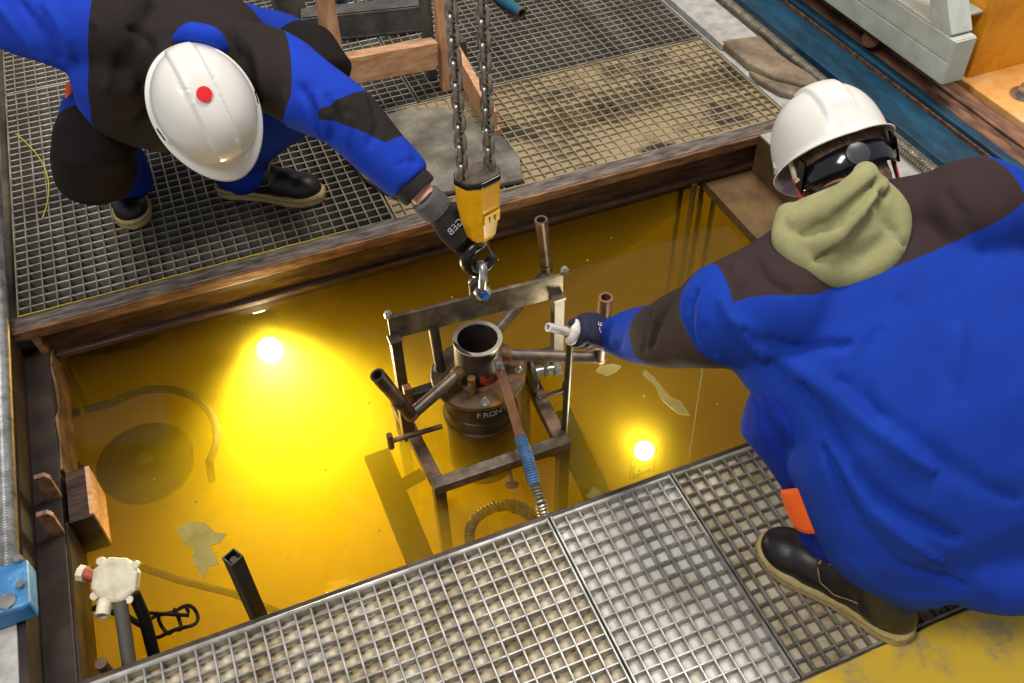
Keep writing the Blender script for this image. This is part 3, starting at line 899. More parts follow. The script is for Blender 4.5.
tag(obj('cable', MB().tube([(-0.40, 1.25, -0.06), (-0.40, 1.235, -0.13)] + cl, 0.0042, 8), M['cable'], smooth=True), 'thin black cable looped at the water below the junction box', 'cable')
tag(obj('cable', MB().tube([(-0.50, 1.30, -0.15), (-0.44, 1.26, -0.155), (-0.40, 1.22, -0.18)], 0.007, 8), M['cable'], smooth=True), 'short black cable from the pit lining behind the junction box', 'cable')

sq = thing('square_tube', 'black square tube standing out of the yellow water', 'tube', (-0.17, 1.13, -0.6))
c0 = V((-0.166, 1.12, 0))
mb = MB()
o_, i_ = 0.0145, 0.0115
ca, sa = math.cos(0.5), math.sin(0.5)
rot2 = lambda x, y: (c0.x + x * ca - y * sa, c0.y + x * sa + y * ca)
ring = lambda h, z: [V((*rot2(x, y), z)) for x, y in ((-h, -h), (h, -h), (h, h), (-h, h))]
mb.loft([ring(i_, 0.06), ring(i_, 0.121), ring(o_, 0.121), ring(o_, -0.8)], cap=False)
obj('wall', mb, M['black_rub'], sq)
obj('rim', MB().loft([ring(i_, 0.1215), ring(o_, 0.1215), ring(o_, 0.119)], cap=False), M['steel'], sq)
obj('core', MB().cyl((c0.x, c0.y, 0.0), (c0.x, c0.y, 0.112), 0.0075, n=10), M['steel'], sq, smooth=True)

dk = thing('sunken_reel', 'dark round reel lying under the murky water', 'reel', (-0.375, 1.81, -0.34))
obj('disc', MB().lathe([(0.0, 0.0), (0.10, 0.0), (0.112, 0.006), (0.124, 0.010), (0.126, 0.0), (0.120, -0.03), (0.0, -0.03)], (-0.372, 1.80, -0.30), (0, 0, 1), 40), M['sunk'], dk, smooth=True)
obj('hub', MB().lathe([(0.022, 0.0), (0.022, 0.012), (0.012, 0.014), (0.0, 0.014)], (-0.372, 1.80, -0.30), (0, 0, 1), 20), M['black'], dk, smooth=True)
cpts = []
for k in range(24):
    a = k / 23
    ang = math.radians(112 - 150 * a)
    cpts.append((-0.36 + 0.19 * math.cos(ang) * (0.9 + 0.1 * a), 1.83 + 0.20 * math.sin(ang), -0.27))
cpts = [(-0.50, 2.01, -0.26)] + cpts + [(-0.22, 1.68, -0.32)]
tag(obj('cable', MB().tube(cpts, 0.011, 8), M['cable'], smooth=True), 'thick cable curving underwater around the sunken reel', 'cable')
tag(obj('cable', MB().tube([(-0.48, 1.54, -0.33), (-0.35, 1.43, -0.34), (-0.23, 1.35, -0.36), (-0.10, 1.25, -0.42)], 0.010, 8), M['cable'], smooth=True), 'thick cable slanting underwater from the packing block', 'cable')


def film(pts, label):
    mb = MB().prism([(x, y, WATER + 0.0004) for x, y in pts], (0, 0, 0.0012))
    tag(obj('scum_flake', mb, M['film']), label, 'flake')


film([(-0.305, 1.445), (-0.275, 1.460), (-0.238, 1.440), (-0.222, 1.405), (-0.198, 1.390), (-0.215, 1.372), (-0.240, 1.372), (-0.232, 1.345), (-0.228, 1.315), (-0.252, 1.318), (-0.268, 1.290), (-0.276, 1.320), (-0.285, 1.350), (-0.275, 1.375), (-0.290, 1.40)], 'big pale scum flake floating near the cream junction box')
film([(0.815, 1.515), (0.835, 1.530), (0.870, 1.522), (0.888, 1.505), (0.866, 1.490), (0.835, 1.488)], 'oval pale scum flake floating under the outstretched sleeve')
film([(0.925, 1.455), (0.940, 1.470), (0.950, 1.43), (0.955, 1.36), (0.975, 1.33), (0.972, 1.28), (0.945, 1.30), (0.93, 1.36), (0.938, 1.41)], 'long pale scum flake trailing beside the front grating')
film([(0.62, 1.16), (0.65, 1.18), (0.66, 1.15), (0.64, 1.13)], 'tiny pale scum flake below the handle rod')
tag(obj('string', MB().tube([(1.09, 1.42, -0.168), (0.98, 1.27, -0.168), (0.90, 1.16, -0.168)], 0.0016, 6), M['film'], smooth=True), 'pale string trailing on the water beside the hooded worker', 'string')
spk = MB()
for k in range(46):
    x, y = rnd.uniform(-0.47, 1.4), rnd.uniform(1.12, 2.05)
    r_s = rnd.uniform(0.0015, 0.004)
    spk.cyl((x, y, WATER + 0.0003), (x, y, WATER + 0.0012), r_s, n=6)
so_k = tag(obj('specks', spk, M['film']), 'scattered pale specks floating on the yellow water', 'specks')
so_k['kind'] = 'stuff'
pd = thing('wall_pipe', 'thin pale pipe standing in the dark back corner of the pit', 'pipe', (1.42, 2.08, -0.5))
obj('tube', MB().cyl((1.44, 2.09, -0.8), (1.44, 2.09, -0.125), 0.009, n=10), M['steel'], pd, smooth=True)

# ------------------------------------------------------------------ back platform clutter
mt = MB()
mp = [(0.43, 2.555), (0.418, 2.46), (0.432, 2.36), (0.47, 2.27), (0.52, 2.225), (0.60, 2.20), (0.72, 2.17), (0.87, 2.155), (0.905, 2.26), (0.90, 2.39), (0.865, 2.42), (0.84, 2.54), (0.78, 2.635), (0.66, 2.665), (0.575, 2.66)]
mt.prism([(x, y, 0.0005) for x, y in mp], (0, 0, 0.018))
tag(obj('rubber_mat', mt, M['mat'], bevel=0.005), 'dusty dark rubber mat lying by the hook chain on the grating', 'mat')

wf = thing('wooden_frame', 'raw pine frame with two posts and a cross rail standing on grating', 'frame', (0.66, 2.70, 0))
obj('post', MB().box((0.435, 2.655, 0.001), (0.488, 2.690, 1.0)), M['wood'], wf, bevel=0.002)
obj('post', MB().box((0.820, 2.735, 0.001), (0.862, 2.775, 1.0)), M['wood'], wf, bevel=0.002)
obj('rail', MB().bar((0.486, 2.690, 0.190), (0.800, 2.735, 0.152), 0.045, 0.092), M['wood_flat'], wf, bevel=0.002)
obj('foot_board', MB().bar((0.905, 2.86, 0.066), (0.880, 2.415, 0.050), 0.026, 0.095), M['wood'], wf, bevel=0.002)
obj('block', MB().box((0.872, 2.412, 0.001), (0.902, 2.440, 0.030)), M['wood'], wf, bevel=0.002)
obj('block', MB().box((0.862, 2.73, 0.001), (0.892, 2.77, 0.050)), M['wood'], wf, bevel=0.002)
tag(obj('steel_post', MB().box((0.800, 2.83, 0.001), (0.832, 2.87, 1.0)), M['channel'], bevel=0.002), 'dark flat steel upright against the pine post', 'post')
tag(obj('steel_bracket', MB().box((0.93, 2.86, 0.001), (0.955, 2.92, 0.10)), M['channel'], bevel=0.002), 'small dark steel bracket behind the pine foot board', 'bracket')
ch = thing('steel_channel', 'grey steel channel lying on the grating behind the pine rail', 'channel', (0.78, 3.3, 0))
obj('web', MB().bar((0.47, 3.26, 0.05), (0.90, 3.17, 0.05), 0.012, 0.098), M['channel'], ch, bevel=0.002)
obj('flange', MB().bar((0.475, 3.295, 0.094), (0.907, 3.205, 0.094), 0.085, 0.010), M['channel'], ch, bevel=0.002)
obj('flange', MB().bar((0.475, 3.295, 0.007), (0.907, 3.205, 0.007), 0.085, 0.010), M['channel'], ch, bevel=0.002)
tag(obj('steel_post', MB().box((0.395, 3.33, 0.001), (0.505, 3.43, 1.0)), M['channel'], bevel=0.004), 'dark square steel post behind the squatting worker', 'post')
tp = thing('teal_pipe', 'teal painted pipe with an open end lying on grating', 'pipe', (1.25, 3.2, 0.02))
obj('tube', MB().pipe((1.262, 3.11, 0.021), (1.13, 3.75, 0.021), 0.020, 0.015, 18), M['teal_pipe'], tp, smooth=True)
obj('end_ring', MB().pipe((1.2625, 3.107, 0.021), (1.261, 3.114, 0.021), 0.0203, 0.0148, 18), M['copper'], tp, smooth=True)
tag(obj('tube_end', MB().pipe((0.60, 3.62, 0.021), (0.69, 3.50, 0.021), 0.016, 0.011, 14), M['teal_pipe'], smooth=True), 'short teal tube between the pine post and steel channel', 'pipe')
tag(obj('cable', MB().tube([(0.985, 3.60, 0.006), (0.99, 3.50, 0.006), (1.0, 3.38, 0.10), (1.01, 3.32, 0.10)], 0.006, 8), M['cable'], smooth=True), 'black cable end hanging over the grey channel', 'cable')

# pale grey machine frame resting over the orange base
gf = thing('machine_support', 'pale grey painted square tube support beside the orange base', 'support', (2.25, 2.4, 0.12))
obj('lower_tube', MB().box((2.205, 1.955, 0.12), (2.288, 3.4, 0.194)), M['greygreen'], gf, bevel=0.004)
up_ = obj('upper_tube', MB().box((2.205, 1.955, 0.195), (2.288, 3.4, 0.268)), M['greygreen'], gf, bevel=0.004)
obj('end_cap', MB().box((2.208, 1.949, 0.123), (2.285, 1.955, 0.265)), M['greygreen'], gf, bevel=0.001)
obj('top_plate', MB().box((2.206, 2.06, 0.268), (2.402, 3.4, 0.276)), M['greygreen'], gf, bevel=0.001)
obj('brace', MB().bar((2.247, 2.005, 0.255), (2.247, 2.42, 0.86), 0.080, 0.075, up=(0, 1, 0)), M['greygreen'], gf, bevel=0.004)
for x, y in ((2.255, 2.36), (2.30, 2.40), (2.30, 2.22)):
    obj('hole_plug', MB().cyl((x, y, 0.270), (x, y, 0.2768), 0.009, n=12), M['black'], gf)
for y in (2.95, 3.3):
    obj('foot', MB().box((2.215, y, 0.046), (2.28, y + 0.06, 0.12)), M['steel_dark'], gf)
tag(obj('blue_strip', MB().box((2.368, 2.28, 0.0352), (2.386, 2.75, 0.058)), M['blue_plain']), 'dark blue strip under the pale grey tube support', 'strip')
# ------------------------------------------------------------------ people: helpers
def smoothstep(a, b, x):
    t = np.clip((x - a) / (b - a), 0, 1)
    return t * t * (3 - 2 * t)


def fbm(P, scale, seed=0.0, stretch=(1, 1, 1)):
    out = np.empty(len(P))
    sx, sy, sz = stretch
    for i, p in enumerate(P):
        out[i] = noise.noise(V((p[0] * scale * sx + seed, p[1] * scale * sy + seed * 1.7, p[2] * scale * sz - seed)))
    return out


def seg_t(P, a, b):
    a, b = np.array(a, float), np.array(b, float)
    d = b - a
    t = (P - a) @ d / (d @ d)
    q = a + np.clip(t, 0, 1)[:, None] * d
    return t, np.linalg.norm(P - q, axis=1)


def limb(mb, pts, radii, n=18, sub=4):
    """a smooth tapering tube with rounded ends"""
    pts = [V(p) for p in pts]
    out, rr = [], []
    for i in range(len(pts) - 1):
        p0 = pts[max(i - 1, 0)]
        p1, p2 = pts[i], pts[i + 1]
        p3 = pts[min(i + 2, len(pts) - 1)]
        for k in range(sub):
            t = k / sub
            out.append(0.5 * ((2 * p1) + (p2 - p0) * t + (2 * p0 - 5 * p1 + 4 * p2 - p3) * t * t + (3 * p1 - p0 - 3 * p2 + p3) * t ** 3))
            rr.append(radii[i] * (1 - t) + radii[i + 1] * t)
    out.append(pts[-1])
    rr.append(radii[-1])
    d0 = (out[0] - out[1]).normalized()
    d1 = (out[-1] - out[-2]).normalized()
    r0, r1 = rr[0], rr[-1]
    out = [out[0] + d0 * r0 * 0.8, out[0] + d0 * r0 * 0.5] + out + [out[-1] + d1 * r1 * 0.5, out[-1] + d1 * r1 * 0.8]
    rr = [r0 * 0.55, r0 * 0.85] + rr + [r1 * 0.85, r1 * 0.55]
    return mb.tube(out, rr, n)


def ell(c, U, D, hu, hd, n=32, e=2.4):
    """superelliptic ring"""
    U, D = V(U).normalized(), V(D).normalized()
    r = []
    for k in range(n):
        a = 2 * math.pi * k / n
        ca, sa = math.cos(a), math.sin(a)
        r.append(V(c) + U * hu * math.copysign(abs(ca) ** (2 / e), ca) + D * hd * math.copysign(abs(sa) ** (2 / e), sa))
    return r


def skin(name, mb, mats, parent, voxel=0.008, smooth_it=6, disp=None, attrs=None, matfn=None):
    """union of overlapping closed shapes -> one continuous smooth mesh"""
    me = bpy.data.meshes.new('tmp')
    me.from_pydata([tuple(p) for p in mb.v], [], mb.f)
    bm = bmesh.new()
    bm.from_mesh(me)
    bmesh.ops.recalc_face_normals(bm, faces=bm.faces)
    bm.to_mesh(me)
    bm.free()
    o = bpy.data.objects.new('tmp', me)
    COL.objects.link(o)
    r = o.modifiers.new('r', 'REMESH')
    r.mode = 'VOXEL'
    r.voxel_size = voxel
    s = o.modifiers.new('s', 'SMOOTH')
    s.factor = 0.5
    s.iterations = smooth_it
    dg = bpy.context.evaluated_depsgraph_get()
    out = bpy.data.meshes.new_from_object(o.evaluated_get(dg))
    bpy.data.objects.remove(o)
    bpy.data.meshes.remove(me)
    out.name = name
    n = len(out.vertices)
    P = np.empty(n * 3)
    out.vertices.foreach_get('co', P)
    P = P.reshape(-1, 3)
    N = np.empty(n * 3)
    out.vertices.foreach_get('normal', N)
    N = N.reshape(-1, 3)
    P0 = P.copy()
    if disp:
        P = P + N * disp(P, N)[:, None]
    org = origin_of(parent) if parent else V((0, 0, 0))
    out.vertices.foreach_set('co', (P - np.array(org)).ravel())
    for k, fn in (attrs or {}).items():
        a = out.attributes.new(k, 'FLOAT', 'POINT')
        a.data.foreach_set('value', np.asarray(fn(P0), dtype=np.float32))
    out.materials.clear()
    for m in (mats if isinstance(mats, (list, tuple)) else [mats]):
        out.materials.append(m)
    out.polygons.foreach_set('use_smooth', [True] * len(out.polygons))
    o = bpy.data.objects.new(name, out)
    COL.objects.link(o)
    if parent:
        o.parent = parent
    ORG[o.name] = org
    return o


def cloth_mat(name, base, layers, rough=0.85, weave=900.0):
    """base cloth colour; layers = [(attribute, colour)]: cloth panels where attribute > 0"""
    t = NT(name)
    b = t.bsdf
    b.inputs['Roughness'].default_value = rough
    b.inputs['Specular IOR Level'].default_value = 0.12
    col = lin(base)
    cur = None
    for at, c in layers:
        a = t.node('ShaderNodeAttribute', attribute_name=at)
        g = t.node('ShaderNodeMath', operation='GREATER_THAN')
        g.inputs[1].default_value = 0.0
        t.link(a.outputs['Fac'], g.inputs[0])
        cur = t.mix(g.outputs[0], cur if cur is not None else col, lin(c))
    nz = t.noise(9.0, 3, 0.5)
    f = t.ramp(nz, [(0.3, (0.86, 0.86, 0.86, 1)), (0.7, (1.06, 1.06, 1.06, 1))])
    mul = t.node('ShaderNodeMix', data_type='RGBA', blend_type='MULTIPLY')
    mul.inputs[0].default_value = 1.0
    if cur is None:
        mul.inputs[6].default_value = col
    else:
        t.link(cur, mul.inputs[6])
    t.link(f, mul.inputs[7])
    t.link(mul.outputs[2], b.inputs['Base Color'])
    w = t.noise(weave * 0.3, 2, 0.5)
    t.bump(w, 0.25, 0.0008)
    return t.m


BLUE, DARK = '#17389a', '#372b2b'
M['skin'] = mat('skin', ['#c98c72', '#d8a088'], 0.55, 0, 40, 0.1)
M['hair'] = mat('brown_hair', ['#2a1a10', '#5a3d28', '#7d5b3f'], 0.5, 0, 60, 0.7, 0.004, stretch=(6, 1, 1))
M['helmet'] = mat('white_helmet_shell', '#d9d6cf', 0.22, spec=0.5)
M['sticker'] = mat('red_sticker', '#d40c1c', 0.4)
M['strap_red'] = mat('red_chin_strap', '#c43a34', 0.6)
M['sole'] = mat('tan_boot_sole', ['#b09a64', '#cdb983'], 0.7, 0, 30)
M['boot'] = mat('black_boot_leather', ['#100e0e', '#221e1d'], 0.42, 0, 14, 0.3, bscale=120)
M['lace'] = mat('tan_boot_lace', ['#6a5a3a', '#a08c5c'], 0.8, 0, 90)
M['hood'] = mat('olive_fleece', ['#87845a', '#979468'], 0.95, 0, 14, 0.4, bscale=240)
M['lens_dark'] = mat('dark_lens', '#14131a', 0.12, spec=0.7)
M['lens_disc'] = mat('grey_lens_disc', '#3a3840', 0.3)
M['glove_navy'] = mat('navy_knit_glove', ['#12122c', '#1c1c3c'], 0.8, 0, 60, 0.3)
M['glove_black'] = mat('black_knit_glove', ['#161416', '#26242a'], 0.85, 0, 60, 0.3)
M['glove_cuff'] = mat('grey_knit_cuff', ['#4a4848', '#5c5a5a'], 0.9, 0, 90, 0.3)
M['glove_tip'] = mat('cream_glove_palm', ['#bcb6ac', '#dcd8d0'], 0.7, 0, 50)
M['logo'] = mat('white_glove_print', '#b9b9c6', 0.7)
M['orange_tab'] = mat('orange_cloth_tab', '#f0621a', 0.8)
M['cuff'] = mat('black_rib_cuff', ['#171515', '#242121'], 0.9, 0, 60, 0.3)
M['eye'] = mat('eye_white', '#e8e4de', 0.2)
M['iris'] = mat('dark_iris', '#2a1c14', 0.2)


def frame_of(f, u):
    f = V(f).normalized()
    u = V(u)
    u = (u - f * u.dot(f)).normalized()
    return f, u, f.cross(u)     # forward, up, right


def helmet(c, f, u, parent, sticker):
    """hard hat shell: c is the centre of the rim plane"""
    f, u, r = frame_of(f, u)
    c = V(c)
    n = 144
    rings = []

    def pt(a, lvl):
        ca, sa = math.cos(a), math.sin(a)
        fr, si, h = (0.128, 0.106, 0.128)
        if lvl < 0:          # brim
            k = -lvl
            out = 0.010 + 0.026 * max(0.0, ca) ** 2.0 + 0.006 * max(0, -ca)
            drop = -0.012 - 0.012 * max(0, ca) ** 2 + 0.006 * abs(sa)
            rf = (fr + out * k, si + (0.008 + 0.004 * abs(ca)) * k)
            return c + f * rf[0] * ca + r * rf[1] * sa + u * drop * k
        p = lvl * math.pi / 2
        k = math.cos(p) ** 0.78
        x, y, z = fr * ca * k, si * sa * k, h * math.sin(p) ** 0.92
        # raised centre band and side ridges
        if z > 0.02:
            w = abs(y)
            lift = 0.0065 * (1 - min(1, max(0, (w - 0.027) / 0.003)))
            lift *= min(1.0, (z - 0.02) / 0.03) * (1 if x > -0.12 else 0.3)
            q = V((x, y, z)).normalized()
            x, y, z = x + q.x * lift, y + q.y * lift, z + q.z * lift
        return c + f * x + r * y + u * z

    for lvl in (-1.0, -0.85, -0.4, 0.0, 0.03, 0.08, 0.15, 0.22, 0.26, 0.3, 0.34, 0.38, 0.42, 0.46, 0.5, 0.54, 0.58, 0.62, 0.66, 0.7, 0.74, 0.78, 0.82, 0.85, 0.88, 0.91, 0.94, 0.96, 0.98, 0.99):
        rings.append([pt(2 * math.pi * k / n, lvl) for k in range(n)])
    mb = MB().loft(rings, cap=False)
    top = len(mb.v)
    mb.v.append(c + u * 0.1325)
    b0 = (len(rings) - 1) * n
    for k in range(n):
        mb.f.append((b0 + k, b0 + (k + 1) % n, top))
        mb.mi.append(0)
    o = obj('helmet', mb, M['helmet'], parent, smooth=True)
    for p in o.data.polygons:
        p.use_smooth = True
    s = o.modifiers.new('thick', 'SOLIDIFY')
    s.thickness = 0.003
    s.offset = -1
    if 'sharp_edge' in o.data.attributes:
        o.data.attributes.remove(o.data.attributes['sharp_edge'])
    for sgn in (-1, 1):
        a = math.radians(80) * sgn
        p = pt(a, 0.03)
        d = (r * math.sin(a) + f * math.cos(a)).normalized()
        t_ = u.cross(d)
        mbs = MB().bar(p - t_ * 0.014 + u * 0.006 + d * 0.003, p + t_ * 0.014 + u * 0.006 + d * 0.003, 0.004, 0.007, up=u)
        obj('side_slot', mbs, M['black'], o)
        mbs = MB().bar(p - t_ * 0.020 + u * 0.006, p + t_ * 0.020 + u * 0.006, 0.004, 0.014, up=u)
        obj('slot_rim', mbs, M['helmet'], o, bevel=0.002)
    if sticker is not None:
        base = c + u * 0.1325 + f * sticker
        zz = math.sqrt(max(0, 1 - (sticker / 0.135) ** 2)) * 0.1345
        base = c + u * (zz + 0.0015) + f * sticker
        nn = (u * zz / 0.1325 ** 2 + f * sticker / 0.135 ** 2).normalized()
        obj('red_sticker', MB().lathe([(0.0155, -0.001), (0.0155, 0.0042), (0.0, 0.0046)], base, nn, 28), M['sticker'], o, smooth=True)
    # suspension band inside the rim
    band = [c + f * 0.098 * math.cos(2 * math.pi * k / 40) + r * 0.080 * math.sin(2 * math.pi * k / 40) - u * 0.014 for k in range(40)]
    mbs = MB()
    vs = []
    for p in band:
        vs += [p - u * 0.014, p + u * 0.014]
    mbs.add(vs, [(2 * k, (2 * k + 2) % 80, (2 * k + 3) % 80, 2 * k + 1) for k in range(40)])
    so = obj('head_band', mbs, M['black'], o)
    so.modifiers.new('thick', 'SOLIDIFY').thickness = 0.002
    return o, (f, u, r)


def head_shapes(mb, c, f, u):
    """skull, jaw, nose, lips, brow, ears; c = centre of the skull"""
    f, u, r = frame_of(f, u)
    c = V(c)
    L = lambda x, y, z: c + f * x + r * y + u * z

    def eb(x, y, z, rx, ry, rz, n=16):
        s = MB().ball((0, 0, 0), (rx, ry, rz), n)
        mb.add([L(x + p.x, y + p.y, z + p.z) for p in s.v], s.f)

    eb(-0.008, 0, 0.022, 0.096, 0.076, 0.090, 24)
    eb(0.030, 0, -0.048, 0.058, 0.058, 0.068, 20)
    eb(0.060, 0, -0.095, 0.026, 0.028, 0.022)
    eb(0.094, 0, -0.040, 0.020, 0.013, 0.012, 12)
    eb(0.088, 0, -0.018, 0.012, 0.009, 0.026, 12)
    eb(0.080, 0, 0.012, 0.016, 0.050, 0.010, 12)
    eb(0.084, 0, -0.066, 0.010, 0.022, 0.005, 12)
    eb(0.082, 0, -0.075, 0.010, 0.019, 0.005, 12)
    for s in (-1, 1):
        eb(0.062, s * 0.042, -0.030, 0.022, 0.018, 0.018, 12)
        eb(-0.002, s * 0.079, -0.016, 0.020, 0.008, 0.032, 12)
        eb(0.006, s * 0.076, -0.038, 0.010, 0.008, 0.012, 10)
    return L


def eyes(L, f, parent):
    for s in (-1, 1):
        p = L(0.074, s * 0.032, -0.006)
        e = obj('eye', MB().ball(p, 0.0115, 14), M['eye'], parent, smooth=True)
        obj('iris', MB().ball(p + V(f).normalized() * 0.0078, 0.0052, 10), M['iris'], e, smooth=True)


def hand_shapes(mb, W, d, n, side, curl, length=0.19, thumb=0.5, fat=1.0):
    """palm, four fingers, thumb. d: wrist->knuckles, n: out of the back of the hand"""
    d = V(d).normalized()
    n = V(n)
    n = (n - d * n.dot(d)).normalized()
    s = d.cross(n) * side          # towards the thumb
    W = V(W)
    k = length / 0.19
    ring = []
    for t, w, h in ((-0.01, 0.028, 0.020), (0.02, 0.034, 0.018), (0.05, 0.041, 0.0165), (0.085, 0.042, 0.014), (0.098, 0.038, 0.011)):
        ring.append(ell(W + d * t * k, s, n, w * k * fat, h * k * fat, 20, 2.6))
    mb.loft(ring)
    for i, (off, ln) in enumerate(((0.031, 0.072), (0.0105, 0.080), (-0.0105, 0.074), (-0.031, 0.060))):
        p = W + d * 0.088 * k + s * off * k
        pts = [p - d * 0.02 * k, p]
        a = 0.0
        dirv = (d + s * off * 1.2).normalized()
        axis = s
        c = curl[i] if isinstance(curl, (list, tuple)) else curl
        cur = p
        for sg in (0.45, 0.31, 0.24):
            a += c
            q = (dirv * math.cos(a) - n * math.sin(a))
            cur = cur + q * ln * sg * k
            pts.append(cur)
        r = 0.0098 * k * fat
        limb(mb, pts, [r, r * 1.02, r * 0.96, r * 0.9, r * 0.74], 10, 3)
    p0 = W + d * 0.024 * k + s * 0.026 * k
    q1 = (d * 0.75 + s * 0.62 - n * 0.35 * thumb).normalized()
    q2 = (d * 0.95 + s * 0.10 - n * 0.55 * thumb).normalized()
    q3 = (d * 0.95 - s * 0.20 - n * 0.65 * thumb).normalized()
    p1 = p0 + q1 * 0.042 * k
    p2 = p1 + q2 * 0.034 * k
    p3 = p2 + q3 * 0.026 * k
    r = 0.0115 * k * fat
    limb(mb, [p0, p1, p2, p3], [r * 1.35, r * 1.05, r, r * 0.8], 10, 3)


def boot(toe, heel, parent, shaft_to, w=0.105, lean=0.0):
    """work boot: tan sole, black upper, laces"""
    toe, heel = V(toe), V(heel)
    f = (toe - heel)
    Ln = f.length
    f.normalize()
    u = V((0, 0, 1))
    r = f.cross(u)
    b = bpy.data.objects.new('boot', None)

    def outline(z, g):
        pts = []
        half = [(0.0, 0.0), (0.012, 0.30), (0.05, 0.60), (0.14, 0.72), (0.30, 0.66), (0.45, 0.68), (0.60, 0.86), (0.74, 1.0), (0.85, 0.94), (0.93, 0.72), (0.98, 0.42), (1.0, 0.0)]
        bow = lambda t: 0.010 * math.sin(t * math.pi) * 0
        for t, s in half:
            pts.append(heel + f * (Ln * (t * (1 + 2 * g) - g)) + r * (s * w / 2 * (1 + 2.2 * g)) + u * (z(t) if callable(z) else z))
        for t, s in reversed(half[1:-1]):
            pts.append(heel + f * (Ln * (t * (1 + 2 * g) - g)) - r * (s * w / 2 * (1 + 2.2 * g)) + u * (z(t) if callable(z) else z))
        return pts

    top = lambda t: 0.030 + 0.006 * (t - 0.5) ** 2 * 4
    so = MB().loft([outline(0.002, -0.01), outline(0.006, 0.005), outline(lambda t: top(t) - 0.004, 0.010), outline(top, 0.002)])
    sole = obj('boot', so, M['sole'], parent, smooth=True)
    groove = MB()
    og = outline(lambda t: top(t) - 0.010, 0.0135)
    groove.tube(og, 0.0022, 6, closed=True)
    obj('sole_groove', groove, M['lace'], sole, smooth=True)
    mb = MB()
    P = lambda t, s, z: heel + f * (Ln * t) + r * s + u * z

    def eb(t, s, z, rf, rs, rz):
        q = MB().ball((0, 0, 0), (rf, rs, rz), 20)
        mb.add([P(t, s, z) + f * p.x + r * p.y + u * p.z for p in q.v], q.f)

    eb(0.80, 0, 0.040, 0.062, w * 0.47, 0.045)
    eb(0.66, 0, 0.046, 0.075, w * 0.43, 0.050)
    eb(0.48, 0, 0.052, 0.075, w * 0.35, 0.065)
    eb(0.18, 0, 0.055, 0.060, w * 0.36, 0.062)
    eb(0.30, 0, 0.070, 0.070, w * 0.36, 0.075)
    a = P(0.22, 0, 0.07)
    top_p = a.lerp(V(shaft_to), 0.35)
    limb(mb, [a, a.lerp(top_p, 0.5), top_p], [0.052, 0.050, 0.052], 18)
    limb(mb, [P(0.52, 0, 0.075), P(0.34, 0, 0.115), top_p], [0.034, 0.040, 0.045], 18)
    skin('upper', mb, M['boot'], sole, 0.006, 5)
    ss = MB()
    for sgn in (-1, 1):
        ss.tube([P(0.60, sgn * 0.028, 0.088), P(0.55, sgn * 0.042, 0.070), P(0.45, sgn * 0.044, 0.062), P(0.36, sgn * 0.043, 0.075), P(0.26, sgn * 0.044, 0.088)], 0.0013, 6)
    obj('stitching', ss, M['lace'], sole, smooth=True)
    for k in range(4):
        t = 0.60 - 0.055 * k
        z = 0.119 + 0.015 * k
        w2 = 0.032
        lc = MB().tube([P(t, -w2, z - 0.012), P(t - 0.012, -w2 * 0.4, z + 0.007), P(t - 0.022, w2 * 0.4, z + 0.009), P(t - 0.03, w2, z - 0.008)], 0.0028, 8)
        obj('lace', lc, M['lace'], sole, smooth=True)
    obj('tongue_tab', MB().bar(P(0.40, 0.010, 0.172), P(0.37, 0.030, 0.168), 0.016, 0.006), M['red_gland'], sole)
    return sole


def cloth_noise(P, N, amp=0.006, seed=1.0):
    a = fbm(P, 6.0, seed, (1, 1, 1))
    b = fbm(P, 13.0, seed + 9, (1.0, 0.55, 1.2))
    rid = 1 - np.abs(fbm(P, 9.0, seed + 3, (1.3, 0.6, 0.8))) * 2.2
    return amp * (0.7 * a + 0.5 * b + 0.55 * np.clip(rid, -0.4, 1))


def folds(P, lst):
    """explicit creases: (points, width, height)"""
    out = np.zeros(len(P))
    for pts, w, h in lst:
        pts = [V(p) for p in pts]
        line = []
        for i in range(len(pts) - 1):
            p0, p1, p2, p3 = pts[max(i - 1, 0)], pts[i], pts[i + 1], pts[min(i + 2, len(pts) - 1)]
            for k in range(6):
                t = k / 6
                line.append(0.5 * ((2 * p1) + (p2 - p0) * t + (2 * p0 - 5 * p1 + 4 * p2 - p3) * t * t + (3 * p1 - p0 - 3 * p2 + p3) * t ** 3))
        line.append(pts[-1])
        line = [P[np.argmin(np.linalg.norm(P - np.array(q), axis=1))] for q in line]   # laid on the cloth
        best = np.full(len(P), 1e9)
        n = len(line) - 1
        for i, (a, b) in enumerate(zip(line, line[1:])):
            if np.linalg.norm(b - a) < 1e-6:
                continue
            _, d = seg_t(P, a, b)
            fade = 0.35 + 0.65 * math.sin(math.pi * (i + 0.5) / n)
            best = np.minimum(best, d / fade)
        out += h * np.exp(-(best / w) ** 2)
    return out
# ------------------------------------------------------------------ the kneeling worker with the olive hood
pr_ = thing('person', 'crouching worker seen from behind in blue jacket, olive hood and white helmet', 'person', (1.0, 0.66, 0.0))
N0, SL, SR = V((1.04, 1.02, 0.625)), V((0.79, 0.945, 0.568)), V((1.275, 0.93, 0.655))
U = (SR - SL).normalized()
HEM = V((1.125, 0.575, 0.225))
SP = (N0 - HEM).normalized()
DB = U.cross(SP).normalized()
if DB.z < 0:
    DB = -DB
EL, WL = V((0.752, 1.135, 0.352)), V((0.764, 1.338, 0.155))
ER, WR = V((1.47, 1.02, 0.43)), V((1.22, 1.17, 0.28))
HC = V((1.112, 1.145, 0.640))
HF, HU = V((0.25, 0.50, -0.83)), V((0.04, 0.86, 0.52))
KL, AL, HL = V((0.833, 0.850, 0.410)), V((0.922, 0.685, 0.185)), V((1.02, 0.62, 0.30))
KR, AR, HR = V((1.38, 0.88, 0.42)), V((1.36, 0.66, 0.13)), V((1.24, 0.60, 0.36))

